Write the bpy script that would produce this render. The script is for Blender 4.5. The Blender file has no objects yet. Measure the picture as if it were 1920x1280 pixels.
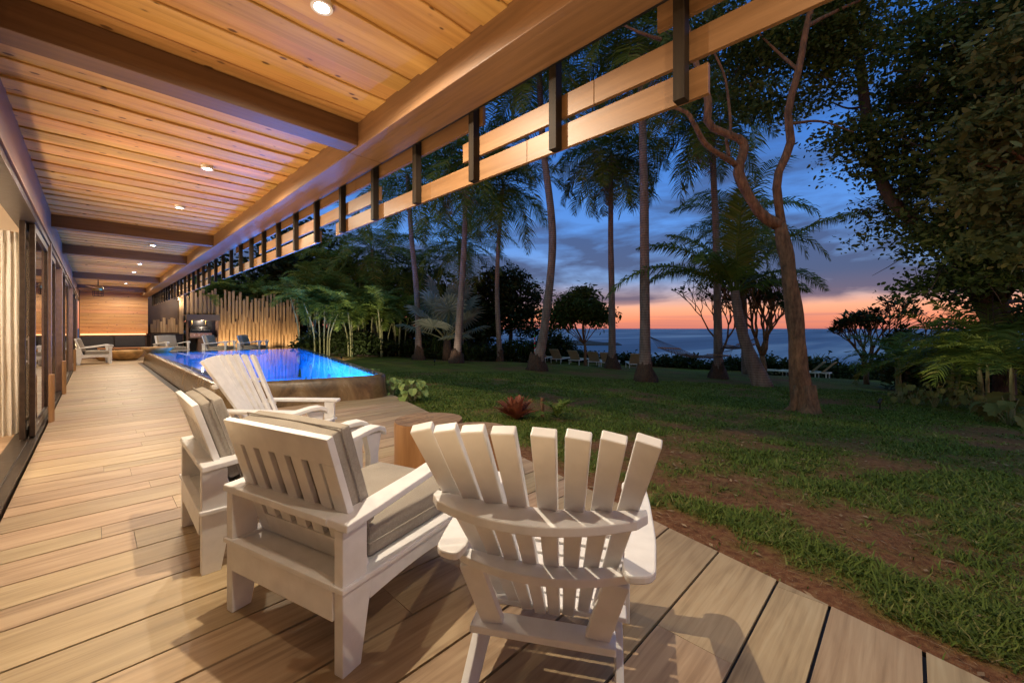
import bpy, math, random
import numpy as np
from mathutils import Vector, Matrix, noise as mnoise
random.seed(7); rng = np.random.default_rng(7)
sc = bpy.context.scene; COL = sc.collection
PI = math.pi; rad = math.radians
H = 1.3; FPX = 765.0; YAW = rad(45.7)
FX, FY = math.sin(YAW), math.cos(YAW)
def W(t, l, z=0.0): return Vector((FX*t + FY*l, FY*t - FX*l, z))        # depth / lateral in metres -> world
def P(u, v, t): return W(t, (u-960)/FPX*t, H + (616-v)/FPX*t)
def U(u, t, z=None):
    p = W(t, (u-960)/FPX*t, 0); p.z = gz(p.x, p.y) if z is None else z; return p
def sm(a, b, x):
    x = np.clip((np.asarray(x, float)-a)/(b-a), 0, 1); return x*x*(3-2*x)
def gza(X, Y):
    t = FX*X+FY*Y; l = FY*X-FX*Y
    z = -0.045 - 0.05*np.maximum(l, 0)*sm(0, 14, t) - 0.008*np.maximum(t-4, 0)*sm(-6, 2, l)
    z = z - 0.30*sm(17, 22, t)*sm(-9, -2, l)
    return z - 5.6*sm(29, 48, t + 0.25*np.minimum(l, 0))
def gz(x, y): return float(gza(np.array([x]), np.array([y]))[0])

# ------------------------------------------------------------------ materials
def newmat(name):
    m = bpy.data.materials.new(name); m.use_nodes = True; nt = m.node_tree
    return m, nt, nt.nodes['Principled BSDF'], nt.nodes['Material Output']
def nd(nt, typ, **kw):
    n = nt.nodes.new(typ)
    for k, v in kw.items():
        if k in n.inputs.keys() if isinstance(k, str) else False: n.inputs[k].default_value = v
        else: setattr(n, k, v)
    return n
def lk(nt, a, b): nt.links.new(a, b)
def ramp(nt, fac, stops, interp='LINEAR'):
    r = nt.nodes.new('ShaderNodeValToRGB'); cr = r.color_ramp; cr.interpolation = interp
    while len(cr.elements) < len(stops): cr.elements.new(0.5)
    for e, (p, c) in zip(cr.elements, stops):
        e.position = p; e.color = (*c, 1) if len(c) == 3 else c
    lk(nt, fac, r.inputs[0]); return r.outputs[0]
def mathn(nt, op, a, b=None, c=None, clamp=False):
    n = nt.nodes.new('ShaderNodeMath'); n.operation = op; n.use_clamp = clamp
    for i, x in enumerate((a, b, c)):
        if x is None: continue
        if isinstance(x, (int, float)): n.inputs[i].default_value = x
        else: lk(nt, x, n.inputs[i])
    return n.outputs[0]
def mixc(nt, fac, a, b, mode='MIX'):
    n = nt.nodes.new('ShaderNodeMix'); n.data_type = 'RGBA'; n.blend_type = mode
    for s, x in ((n.inputs[0], fac), (n.inputs[6], a), (n.inputs[7], b)):
        if isinstance(x, (int, float)): s.default_value = x
        elif isinstance(x, tuple): s.default_value = (*x, 1)
        else: lk(nt, x, s)
    return n.outputs[2]
def bump(nt, bs, h, strength=0.3, dist=0.01):
    b = nt.nodes.new('ShaderNodeBump'); b.inputs['Strength'].default_value = strength; b.inputs['Distance'].default_value = dist
    lk(nt, h, b.inputs['Height']); lk(nt, b.outputs[0], bs.inputs['Normal'])
def coords(nt, scale, island=True, kind='Object'):
    tc = nt.nodes.new('ShaderNodeTexCoord'); vec = tc.outputs[kind]
    geo = nt.nodes.new('ShaderNodeNewGeometry')
    if island:
        mul = nt.nodes.new('ShaderNodeVectorMath'); mul.operation = 'MULTIPLY_ADD'
        cmb = nt.nodes.new('ShaderNodeCombineXYZ')
        for i, k in enumerate((37.0, 53.0, 71.0)):
            lk(nt, mathn(nt, 'MULTIPLY', geo.outputs['Random Per Island'], k), cmb.inputs[i])
        mul.inputs[1].default_value = (1, 1, 1); lk(nt, vec, mul.inputs[0]); lk(nt, cmb.outputs[0], mul.inputs[2]); vec = mul.outputs[0]
    mp = nt.nodes.new('ShaderNodeMapping'); mp.inputs['Scale'].default_value = scale; lk(nt, vec, mp.inputs[0])
    return mp.outputs[0], geo.outputs['Random Per Island']
def wood(name, c_dark, c_mid, c_light, axis=0, rough=0.5, grain=18, knots=0.0, var=0.25, bmp=0.25, streak=2.2, knot_col=(0.09, 0.035, 0.012)):
    m, nt, bs, out = newmat(name)
    s = [grain]*3; s[axis] = grain*0.045
    vec, isl = coords(nt, tuple(s))
    n1 = nd(nt, 'ShaderNodeTexNoise'); n1.inputs['Scale'].default_value = 1.0; n1.inputs['Detail'].default_value = 7; n1.inputs['Roughness'].default_value = 0.62; n1.inputs['Distortion'].default_value = 0.6
    lk(nt, vec, n1.inputs['Vector'])
    s2 = [streak]*3; s2[axis] = streak*0.25
    vec2, _ = coords(nt, tuple(s2))
    n2 = nd(nt, 'ShaderNodeTexNoise'); n2.inputs['Scale'].default_value = 1.0; n2.inputs['Detail'].default_value = 3; n2.inputs['Distortion'].default_value = 1.5; lk(nt, vec2, n2.inputs['Vector'])
    f = mathn(nt, 'ADD', mathn(nt, 'MULTIPLY', n1.outputs[0], 0.65), mathn(nt, 'MULTIPLY', n2.outputs[0], 0.35))
    col = ramp(nt, f, [(0.33, c_dark), (0.5, c_mid), (0.66, c_light)])
    val = mathn(nt, 'ADD', 1-var/2, mathn(nt, 'MULTIPLY', isl, var))
    hsv = nt.nodes.new('ShaderNodeHueSaturation'); lk(nt, val, hsv.inputs['Value']); lk(nt, col, hsv.inputs['Color'])
    lk(nt, mathn(nt, 'ADD', 0.49, mathn(nt, 'MULTIPLY', mathn(nt, 'FRACT', mathn(nt, 'MULTIPLY', isl, 17.3)), 0.02)), hsv.inputs['Hue'])
    col = hsv.outputs[0]
    if knots > 0:
        s3 = [12.0]*3; s3[axis] = 6.5
        vec3, _ = coords(nt, tuple(s3))
        nz = nd(nt, 'ShaderNodeTexNoise'); nz.inputs['Scale'].default_value = 3.0; lk(nt, vec3, nz.inputs['Vector'])
        vo = nd(nt, 'ShaderNodeTexVoronoi'); vo.inputs['Scale'].default_value = 1.0
        lk(nt, mixc(nt, 0.06, vec3, nz.outputs['Color'], 'ADD'), vo.inputs['Vector'])
        thr = mathn(nt, 'MULTIPLY', mathn(nt, 'FRACT', mathn(nt, 'MULTIPLY', nd_sep(nt, vo.outputs['Color']), 7.0)), knots)
        k = mathn(nt, 'SMOOTHSTEP' if False else 'SUBTRACT', thr, vo.outputs['Distance'])
        k = mathn(nt, 'MULTIPLY', k, 22.0, clamp=True)
        col = mixc(nt, mathn(nt, 'MULTIPLY', k, 0.85), col, knot_col)
        k2 = mathn(nt, 'MULTIPLY', mathn(nt, 'SUBTRACT', mathn(nt, 'ADD', thr, 0.05), vo.outputs['Distance']), 9.0, clamp=True)
        k2 = mathn(nt, 'MULTIPLY', k2, mathn(nt, 'GREATER_THAN', thr, 0.05))
        col = mixc(nt, mathn(nt, 'MULTIPLY', k2, 0.35), col, knot_col)
    lk(nt, col, bs.inputs['Base Color']); bs.inputs['Roughness'].default_value = rough
    lk(nt, mathn(nt, 'ADD', rough-0.1, mathn(nt, 'MULTIPLY', n1.outputs[0], 0.2)), bs.inputs['Roughness'])
    bump(nt, bs, n1.outputs[0], bmp, 0.004)
    return m
def nd_sep(nt, c):
    s = nt.nodes.new('ShaderNodeSeparateColor'); lk(nt, c, s.inputs[0]); return s.outputs[0]
def plain(name, col, rough=0.5, metal=0.0, nscale=8.0, namt=0.15, bmp=0.1, spec=None):
    m, nt, bs, out = newmat(name)
    vec, isl = coords(nt, (nscale,)*3, island=False)
    n = nd(nt, 'ShaderNodeTexNoise'); n.inputs['Scale'].default_value = 1.0; n.inputs['Detail'].default_value = 6; lk(nt, vec, n.inputs['Vector'])
    d = tuple(c*(1-namt) for c in col); b = tuple(min(1, c*(1+namt)) for c in col)
    lk(nt, ramp(nt, n.outputs[0], [(0.3, d), (0.7, b)]), bs.inputs['Base Color'])
    lk(nt, mathn(nt, 'ADD', max(0.02, rough-0.08), mathn(nt, 'MULTIPLY', n.outputs[0], 0.16)), bs.inputs['Roughness'])
    bs.inputs['Metallic'].default_value = metal
    if spec is not None: bs.inputs['Specular IOR Level'].default_value = spec
    if bmp: bump(nt, bs, n.outputs[0], bmp, 0.004)
    return m
def leafmat(name, c1, c2, rough=0.45, trans=0.25, c3=None):
    m, nt, bs, out = newmat(name)
    geo = nt.nodes.new('ShaderNodeNewGeometry'); r = geo.outputs['Random Per Island']
    st = [(0.0, c1), (0.8, c2)] + ([(1.0, c3)] if c3 else [])
    vec, _ = coords(nt, (1.3,)*3, island=False)
    n = nd(nt, 'ShaderNodeTexNoise'); n.inputs['Scale'].default_value = 1.0; lk(nt, vec, n.inputs['Vector'])
    col = ramp(nt, mathn(nt, 'ADD', mathn(nt, 'MULTIPLY', r, 0.7), mathn(nt, 'MULTIPLY', n.outputs[0], 0.4)), st)
    lk(nt, col, bs.inputs['Base Color']); bs.inputs['Roughness'].default_value = rough+.15; bs.inputs['Specular IOR Level'].default_value = 0.25
    tr = nt.nodes.new('ShaderNodeBsdfTranslucent'); lk(nt, col, tr.inputs[0])
    mx = nt.nodes.new('ShaderNodeMixShader'); mx.inputs[0].default_value = trans
    lk(nt, bs.outputs[0], mx.inputs[1]); lk(nt, tr.outputs[0], mx.inputs[2]); lk(nt, mx.outputs[0], out.inputs[0])
    return m
def emit(name, col, s):
    m, nt, bs, out = newmat(name); e = nt.nodes.new('ShaderNodeEmission')
    e.inputs[0].default_value = (*col, 1); e.inputs[1].default_value = s; lk(nt, e.outputs[0], out.inputs[0]); return m

M = {}
M['ceil'] = wood('ceiling_pine', (0.37, 0.19, 0.055), (0.54, 0.31, 0.10), (0.66, 0.42, 0.155), 0, 0.5, 14, knots=0.21, var=0.3, bmp=0.2, streak=1.6)
M['farwood'] = wood('wall_pine', (0.36, 0.15, 0.045), (0.50, 0.23, 0.075), (0.60, 0.30, 0.11), 0, 0.5, 12, knots=0.2, var=0.25, streak=1.6)
M['beam'] = wood('beam_brown', (0.11, 0.058, 0.026), (0.15, 0.082, 0.038), (0.19, 0.108, 0.052), 0, 0.5, 30, var=0.1)
M['edge'] = wood('beam_brown_long', (0.16, 0.09, 0.042), (0.22, 0.127, 0.06), (0.28, 0.165, 0.082), 1, 0.5, 30, var=0.1)
M['slat'] = wood('slat_cedar', (0.155, 0.08, 0.028), (0.205, 0.11, 0.04), (0.26, 0.145, 0.057), 1, 0.5, 26, var=0.2)
M['deck'] = wood('deck_board', (0.26, 0.168, 0.088), (0.42, 0.292, 0.168), (0.52, 0.385, 0.235), 0, 0.54, 30, var=0.26, bmp=0.35, streak=4.0)
M['header'] = wood('header_brown', (0.16, 0.095, 0.06), (0.20, 0.12, 0.08), (0.25, 0.155, 0.10), 1, 0.55, 18, var=0.1)
M['darkpost'] = wood('dark_stained_wood', (0.012, 0.009, 0.006), (0.022, 0.016, 0.010), (0.036, 0.026, 0.017), 2, 0.6, 30, var=0.1)
M['darkpost'].node_tree.nodes['Principled BSDF'].inputs['Specular IOR Level'].default_value = 0.12
M['fence'] = wood('fence_lumber', (0.25, 0.145, 0.06), (0.42, 0.265, 0.12), (0.55, 0.37, 0.18), 2, 0.6, 16, var=0.7, streak=2)
M['stump'] = wood('stump_side', (0.22, 0.11, 0.035), (0.38, 0.21, 0.075), (0.48, 0.29, 0.12), 2, 0.5, 10, var=0.15)
M['stumptop'] = wood('stump_top', (0.06, 0.035, 0.018), (0.22, 0.14, 0.07), (0.38, 0.27, 0.15), 0, 0.7, 34, var=0.2, bmp=0.6)
M['bowl'] = plain('carved_wood', (0.46, 0.26, 0.09), 0.4, 0, 4, 0.45, 0.2)
M['white'] = plain('white_paint', (0.80, 0.79, 0.77), 0.45, 0, 14, 0.06, 0.3)
M['frame'] = plain('bronze_metal', (0.075, 0.055, 0.042), 0.35, 0.7, 20, 0.2, 0.03)
M['black'] = plain('black_metal', (0.02, 0.02, 0.022), 0.4, 0.4, 20, 0.2, 0.03)
M['steel'] = plain('steel', (0.5, 0.47, 0.43), 0.3, 0.9, 10, 0.1, 0.02)
M['brass'] = plain('brass', (0.55, 0.38, 0.15), 0.3, 0.9, 10, 0.1, 0.02)
M['brown'] = plain('dark_brown_wall', (0.11, 0.062, 0.035), 0.6, 0, 3, 0.15, 0.1)
M['hood'] = plain('hood_metal', (0.17, 0.12, 0.095), 0.5, 0.3, 3, 0.12, 0.05)
M['cushdark'] = plain('charcoal_fabric', (0.045, 0.04, 0.042), 0.9, 0, 60, 0.2, 0.2)
M['plaster'] = plain('interior_plaster', (0.62, 0.52, 0.40), 0.8, 0, 4, 0.05, 0.05)
M['curtain'] = plain('curtain_linen', (0.78, 0.71, 0.60), 0.85, 0, 90, 0.12, 0.2)
M['lounger'] = plain('lounger_sling', (0.50, 0.38, 0.24), 0.8, 0, 30, 0.15, 0.1)
M['rope'] = plain('rope', (0.14, 0.08, 0.06), 0.9, 0, 50, 0.2, 0.1)
M['rock'] = plain('rock', (0.035, 0.035, 0.04), 0.8, 0, 2, 0.4, 0.5)
M['red'] = plain('red_plastic', (0.7, 0.02, 0.03), 0.4)
M['green'] = plain('green_plastic', (0.02, 0.45, 0.1), 0.4)
M['lamp'] = emit('lamp_lens', (1.0, 0.86, 0.66), 26)
M['led'] = emit('led_strip', (1.0, 0.60, 0.28), 2.6)
M['poollight'] = emit('pool_light_lens', (0.1, 0.35, 1.0), 1.2)
def fabric():
    m, nt, bs, out = newmat('linen_fabric')
    vec, _ = coords(nt, (1, 1, 1), island=False)
    w1 = nd(nt, 'ShaderNodeTexWave'); w1.inputs['Scale'].default_value = 70; w1.inputs['Distortion'].default_value = 2.5; w1.bands_direction = 'X'
    w2 = nd(nt, 'ShaderNodeTexWave'); w2.inputs['Scale'].default_value = 70; w2.inputs['Distortion'].default_value = 2.5; w2.bands_direction = 'Y'
    n = nd(nt, 'ShaderNodeTexNoise'); n.inputs['Scale'].default_value = 260; n.inputs['Detail'].default_value = 3
    n2 = nd(nt, 'ShaderNodeTexNoise'); n2.inputs['Scale'].default_value = 5; n2.inputs['Detail'].default_value = 4
    for x in (w1, w2, n, n2): lk(nt, vec, x.inputs['Vector'])
    f = mathn(nt, 'ADD', mathn(nt, 'MULTIPLY', mathn(nt, 'ADD', w1.outputs[1], w2.outputs[1]), 0.14), mathn(nt, 'MULTIPLY', mathn(nt, 'ADD', n.outputs[0], n2.outputs[0]), 0.36))
    lk(nt, ramp(nt, f, [(0.3, (0.30, 0.265, 0.215)), (0.7, (0.47, 0.425, 0.36))]), bs.inputs['Base Color'])
    bs.inputs['Roughness'].default_value = 0.95; bs.inputs['Specular IOR Level'].default_value = 0.1
    bump(nt, bs, mathn(nt, 'ADD', f, mathn(nt, 'MULTIPLY', n2.outputs[0], 1.2)), 0.5, 0.004); return m
M['fabric'] = fabric()
def schlick(nt, f0, normal=None):
    lw = nt.nodes.new('ShaderNodeLayerWeight'); lw.inputs[0].default_value = 0.5
    if normal is not None: lk(nt, normal, lw.inputs['Normal'])
    return mathn(nt, 'ADD', f0, mathn(nt, 'MULTIPLY', mathn(nt, 'POWER', lw.outputs['Facing'], 5.0), 1-f0))
def glass():
    m, nt, bs, out = newmat('window_glass')
    g = nt.nodes.new('ShaderNodeBsdfGlossy'); g.inputs['Roughness'].default_value = 0.0; g.inputs[0].default_value = (0.9, 0.9, 0.9, 1)
    tr = nt.nodes.new('ShaderNodeBsdfTransparent'); tr.inputs[0].default_value = (0.86, 0.85, 0.83, 1)
    mx = nt.nodes.new('ShaderNodeMixShader'); lk(nt, schlick(nt, 0.05), mx.inputs[0]); lk(nt, tr.outputs[0], mx.inputs[1]); lk(nt, g.outputs[0], mx.inputs[2]); lk(nt, mx.outputs[0], out.inputs[0]); return m
M['glass'] = glass()
def poolwater():
    m, nt, bs, out = newmat('pool_water')
    tc = nt.nodes.new('ShaderNodeTexCoord')
    n = nd(nt, 'ShaderNodeTexNoise'); n.inputs['Scale'].default_value = 1.6; n.inputs['Detail'].default_value = 2; lk(nt, tc.outputs['Object'], n.inputs['Vector'])
    b = nt.nodes.new('ShaderNodeBump'); b.inputs['Strength'].default_value = 0.03; b.inputs['Distance'].default_value = 0.03; lk(nt, n.outputs[0], b.inputs['Height'])
    g = nt.nodes.new('ShaderNodeBsdfGlossy'); g.inputs['Roughness'].default_value = 0.03; lk(nt, b.outputs[0], g.inputs['Normal'])
    tr = nt.nodes.new('ShaderNodeBsdfTransparent'); tr.inputs[0].default_value = (0.75, 0.92, 1.0, 1)
    mx = nt.nodes.new('ShaderNodeMixShader'); lk(nt, schlick(nt, 0.02, b.outputs[0]), mx.inputs[0]); lk(nt, tr.outputs[0], mx.inputs[1]); lk(nt, g.outputs[0], mx.inputs[2]); lk(nt, mx.outputs[0], out.inputs[0]); return m
M['water'] = poolwater()
def poolwall():
    m, nt, bs, out = newmat('wet_bronze_stone')
    vec, _ = coords(nt, (1.4, 1.4, 0.9), island=False)
    n = nd(nt, 'ShaderNodeTexNoise'); n.inputs['Scale'].default_value = 1.5; n.inputs['Detail'].default_value = 8; n.inputs['Roughness'].default_value = 0.65; n.inputs['Distortion'].default_value = 1.2; lk(nt, vec, n.inputs['Vector'])
    n2 = nd(nt, 'ShaderNodeTexNoise'); n2.inputs['Scale'].default_value = 14; n2.inputs['Detail'].default_value = 5; lk(nt, vec, n2.inputs['Vector'])
    lk(nt, ramp(nt, n.outputs[0], [(0.3, (0.05, 0.032, 0.016)), (0.45, (0.12, 0.075, 0.034)), (0.6, (0.20, 0.13, 0.06)), (0.75, (0.32, 0.24, 0.14))]), bs.inputs['Base Color'])
    bs.inputs['Roughness'].default_value = 0.27; bump(nt, bs, mathn(nt, 'ADD', n.outputs[0], mathn(nt, 'MULTIPLY', n2.outputs[0], 0.3)), 0.35, 0.02); return m
M['poolwall'] = poolwall()
M['pooltile'] = plain('pool_tile', (0.07, 0.42, 0.76), 0.4, 0, 2.5, 0.25, 0.0)
M['poolshelf'] = plain('pool_shelf_stone', (0.14, 0.10, 0.06), 0.4, 0, 2.5, 0.25, 0.1)
def bark(name, c1, c2, ring=0.0, sc_=6.0):
    m, nt, bs, out = newmat(name)
    vec, _ = coords(nt, (sc_, sc_, sc_*0.3), island=False)
    n = nd(nt, 'ShaderNodeTexNoise'); n.inputs['Scale'].default_value = 1.4; n.inputs['Detail'].default_value = 8; n.inputs['Roughness'].default_value = 0.7; lk(nt, vec, n.inputs['Vector'])
    h = n.outputs[0]
    if ring:
        tc = nt.nodes.new('ShaderNodeTexCoord'); w = nd(nt, 'ShaderNodeTexWave'); w.bands_direction = 'Z'; w.inputs['Scale'].default_value = ring; w.inputs['Distortion'].default_value = 1.8; w.inputs['Detail'].default_value = 2; lk(nt, tc.outputs['Object'], w.inputs['Vector'])
        h = mathn(nt, 'ADD', mathn(nt, 'MULTIPLY', n.outputs[0], 0.85), mathn(nt, 'MULTIPLY', w.outputs[1], 0.17))
    lk(nt, ramp(nt, h, [(0.3, c1), (0.7, c2)]), bs.inputs['Base Color']); bs.inputs['Roughness'].default_value = 0.85
    bump(nt, bs, h, 0.9, 0.03); return m
M['palmbark'] = bark('palm_bark', (0.09, 0.06, 0.048), (0.30, 0.22, 0.18), 4.2)
M['palmroot'] = bark('palm_root', (0.015, 0.009, 0.006), (0.11, 0.055, 0.03), 0, 18)
M['bark'] = bark('tree_bark', (0.05, 0.024, 0.012), (0.34, 0.175, 0.085), 0, 11)  # warm house light on the forked trunk is mixed into this bark colour
M['darkbark'] = bark('dark_bark', (0.03, 0.02, 0.017), (0.10, 0.065, 0.05), 0, 9)
M['cane'] = bark('areca_cane', (0.12, 0.12, 0.045), (0.34, 0.32, 0.16), 0, 6)
M['palmleaf'] = leafmat('palm_leaf', (0.055, 0.095, 0.014), (0.15, 0.21, 0.03), c3=(0.30, 0.26, 0.07))
M['areca'] = leafmat('areca_leaf', (0.05, 0.085, 0.012), (0.16, 0.21, 0.035), c3=(0.34, 0.36, 0.10), trans=0.3)
M['silver'] = leafmat('silver_leaf', (0.17, 0.19, 0.14), (0.32, 0.33, 0.25))
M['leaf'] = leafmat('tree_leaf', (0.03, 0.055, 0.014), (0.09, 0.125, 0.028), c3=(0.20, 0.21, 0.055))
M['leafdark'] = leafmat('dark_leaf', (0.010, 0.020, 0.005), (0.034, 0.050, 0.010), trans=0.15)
M['leafmid'] = leafmat('mango_leaf', (0.03, 0.052, 0.009), (0.085, 0.12, 0.02))
M['leafwarm'] = leafmat('yellow_green_leaf', (0.07, 0.09, 0.025), (0.19, 0.20, 0.06), c3=(0.34, 0.26, 0.09), trans=0.3)
M['pothos'] = leafmat('bright_leaf', (0.16, 0.26, 0.06), (0.38, 0.48, 0.16), trans=0.3)
M['bromel'] = leafmat('bronze_leaf', (0.14, 0.035, 0.022), (0.42, 0.14, 0.07), trans=0.2)
M['grass'] = leafmat('grass_blade', (0.065, 0.10, 0.014), (0.17, 0.225, 0.035), c3=(0.38, 0.31, 0.12), trans=0.3)
M['straw'] = leafmat('dry_straw', (0.16, 0.085, 0.04), (0.42, 0.28, 0.15), trans=0.1)
M['frangi'] = leafmat('frangipani_leaf', (0.02, 0.04, 0.015), (0.06, 0.09, 0.03), trans=0.1)
def groundmat():
    m, nt, bs, out = newmat('lawn_soil')
    at = nt.nodes.new('ShaderNodeAttribute'); at.attribute_name = 'grass'
    tc = nt.nodes.new('ShaderNodeTexCoord')
    def N(s, d=6, r=0.6):
        n = nd(nt, 'ShaderNodeTexNoise'); n.inputs['Scale'].default_value = s; n.inputs['Detail'].default_value = d; n.inputs['Roughness'].default_value = r; lk(nt, tc.outputs['Object'], n.inputs['Vector']); return n.outputs[0]
    a, b, c = N(1.3), N(22, 8, 0.7), N(90, 4)
    soil = ramp(nt, b, [(0.3, (0.10, 0.040, 0.018)), (0.52, (0.26, 0.11, 0.052)), (0.75, (0.40, 0.20, 0.11))])
    soil = mixc(nt, mathn(nt, 'GREATER_THAN', c, 0.66), soil, (0.34, 0.22, 0.12))
    gr = ramp(nt, mathn(nt, 'ADD', mathn(nt, 'MULTIPLY', a, 0.5), mathn(nt, 'MULTIPLY', b, 0.5)), [(0.35, (0.06, 0.070, 0.010)), (0.5, (0.135, 0.145, 0.020)), (0.65, (0.22, 0.22, 0.04))])
    gr = mixc(nt, mathn(nt, 'MULTIPLY', mathn(nt, 'GREATER_THAN', c, 0.6), 0.6), gr, (0.13, 0.16, 0.05))
    f = mathn(nt, 'ADD', at.outputs['Fac'], mathn(nt, 'MULTIPLY', mathn(nt, 'SUBTRACT', b, 0.5), 1.2), clamp=True)
    lk(nt, mixc(nt, f, soil, gr), bs.inputs['Base Color']); bs.inputs['Roughness'].default_value = 0.95; bs.inputs['Specular IOR Level'].default_value = 0.15
    bump(nt, bs, mathn(nt, 'ADD', b, c), 0.8, 0.03); return m
M['ground'] = groundmat()
def seamat():
    m, nt, bs, out = newmat('sea_water')
    tc = nt.nodes.new('ShaderNodeTexCoord'); mp = nt.nodes.new('ShaderNodeMapping'); mp.inputs['Rotation'].default_value = (0, 0, YAW)
    mp.inputs['Scale'].default_value = (0.004, 0.035, 1); lk(nt, tc.outputs['Object'], mp.inputs[0])
    n = nd(nt, 'ShaderNodeTexNoise'); n.inputs['Scale'].default_value = 1.0; n.inputs['Detail'].default_value = 5; lk(nt, mp.outputs[0], n.inputs['Vector'])
    lk(nt, ramp(nt, n.outputs[0], [(0.36, (0.07, 0.13, 0.22)), (0.52, (0.14, 0.21, 0.33)), (0.64, (0.45, 0.49, 0.58))]), bs.inputs['Base Color'])
    bs.inputs['Roughness'].default_value = 0.55; bs.inputs['Specular IOR Level'].default_value = 0.25
    return m
M['sea'] = seamat()

# ------------------------------------------------------------------ mesh helpers
def tag(o, label=None, cat=None, group=None, kind=None):
    if label: o['label'] = label
    if cat: o['category'] = cat
    if group: o['group'] = group
    if kind: o['kind'] = kind
    return o
def empty(name, loc=(0, 0, 0), rz=0.0, label=None, cat=None, group=None):
    o = bpy.data.objects.new(name, None); o.empty_display_size = 0.2; COL.objects.link(o)
    o.location = loc; o.rotation_euler = (0, 0, rz); return tag(o, label, cat, group)
class MB:
    def __init__(s): s.v = []; s.f = []; s.m = []
    def add(s, vs, fs, mi=0):
        n = len(s.v); s.v += [tuple(v) for v in vs]; s.f += [tuple(i+n for i in f) for f in fs]; s.m += [mi]*len(fs); return s
    def box(s, c, d, rot=None, mi=0):
        x, y, z = (k/2 for k in d); vs = [Vector((a, b, e)) for a in (-x, x) for b in (-y, y) for e in (-z, z)]
        if rot is not None: vs = [rot @ v for v in vs]
        c = Vector(c)
        return s.add([v+c for v in vs], [(0, 1, 3, 2), (4, 6, 7, 5), (0, 4, 5, 1), (2, 3, 7, 6), (0, 2, 6, 4), (1, 5, 7, 3)], mi)
    def bx(s, x0, x1, y0, y1, z0, z1, mi=0): return s.box(((x0+x1)/2, (y0+y1)/2, (z0+z1)/2), (abs(x1-x0), abs(y1-y0), abs(z1-z0)), None, mi)
    def beam(s, a, b, w, d, up=(0, 0, 1), w2=None, d2=None, mi=0):      # rectangular bar a->b, width w (side), depth d (up-ish)
        a, b = Vector(a), Vector(b); t = (b-a).normalized(); up = Vector(up); sd = t.cross(up).normalized(); u2 = sd.cross(t).normalized()
        w2 = w if w2 is None else w2; d2 = d if d2 is None else d2; vs = []
        for p, ww, dd in ((a, w, d), (b, w2, d2)):
            vs += [p-sd*ww/2-u2*dd/2, p+sd*ww/2-u2*dd/2, p+sd*ww/2+u2*dd/2, p-sd*ww/2+u2*dd/2]
        return s.add(vs, [(3, 2, 1, 0), (4, 5, 6, 7), (0, 1, 5, 4), (1, 2, 6, 5), (2, 3, 7, 6), (3, 0, 4, 7)], mi)
    def prism(s, poly, o, ax, ay, az, mi=0):                             # poly in (ax, ay) at o, extruded along az
        o, ax, ay, az = map(Vector, (o, ax, ay, az)); n = len(poly)
        vs = [o+ax*p[0]+ay*p[1] for p in poly]; vs += [v+az for v in vs]
        fs = [tuple(range(n))[::-1], tuple(range(n, 2*n))] + [(i, (i+1) % n, (i+1) % n+n, i+n) for i in range(n)]
        return s.add(vs, fs, mi)
    def tube(s, pts, rs, n=10, caps=True, mi=0, wob=0.0, sd_=0):
        pts = [Vector(p) for p in pts]
        if isinstance(rs, (int, float)): rs = [rs]*len(pts)
        up = Vector((0.13, 0.97, 0.2)); vs = []; prev = None
        for i, p in enumerate(pts):
            t = (pts[min(i+1, len(pts)-1)]-pts[max(i-1, 0)]).normalized()
            a = (prev - t*prev.dot(t)).normalized() if prev is not None and (prev - t*prev.dot(t)).length > 1e-4 else (t.cross(up).normalized() if abs(t.dot(up)) < 0.95 else t.cross(Vector((1, 0, 0))).normalized())
            prev = a; b = t.cross(a)
            for k in range(n):
                an = 2*PI*k/n; r = rs[i]
                if wob: r *= 1+wob*mnoise.noise(Vector((math.cos(an)*1.3+sd_, math.sin(an)*1.3, i*0.35)))
                vs.append(p+a*math.cos(an)*r+b*math.sin(an)*r)
        fs = [(i*n+k, i*n+(k+1) % n, (i+1)*n+(k+1) % n, (i+1)*n+k) for i in range(len(pts)-1) for k in range(n)]
        if caps: fs += [tuple(range(n))[::-1], tuple((len(pts)-1)*n+k for k in range(n))]
        return s.add(vs, fs, mi)
    def lathe(s, prof, c=(0, 0, 0), n=24, mi=0, sq=0.0):
        c = Vector(c); vs = []
        for r, z in prof:
            for k in range(n): a = 2*PI*k/n; vs.append(c+Vector((math.cos(a)*r, math.sin(a)*r*(1+sq), z)))
        fs = [(i*n+k, i*n+(k+1) % n, (i+1)*n+(k+1) % n, (i+1)*n+k) for i in range(len(prof)-1) for k in range(n)]
        fs += [tuple(range(n))[::-1], tuple((len(prof)-1)*n+k for k in range(n))]
        return s.add(vs, fs, mi)
    def build(s, name, mats, parent=None, bevel=0.0, smooth=False, seg=2, kind=None, label=None):
        me = bpy.data.meshes.new(name); me.from_pydata(s.v, [], s.f); me.update()
        if not isinstance(mats, (list, tuple)): mats = [mats]
        for m in mats: me.materials.append(m)
        if len(mats) > 1: me.polygons.foreach_set('material_index', s.m)
        if smooth: me.polygons.foreach_set('use_smooth', [True]*len(me.polygons))
        o = bpy.data.objects.new(name, me); COL.objects.link(o)
        if parent: o.parent = parent
        if bevel:
            b = o.modifiers.new('bevel', 'BEVEL'); b.width = bevel; b.segments = seg; b.limit_method = 'ANGLE'; b.angle_limit = rad(40)
        if kind: o['kind'] = kind
        if label: o['label'] = label
        return o
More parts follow.
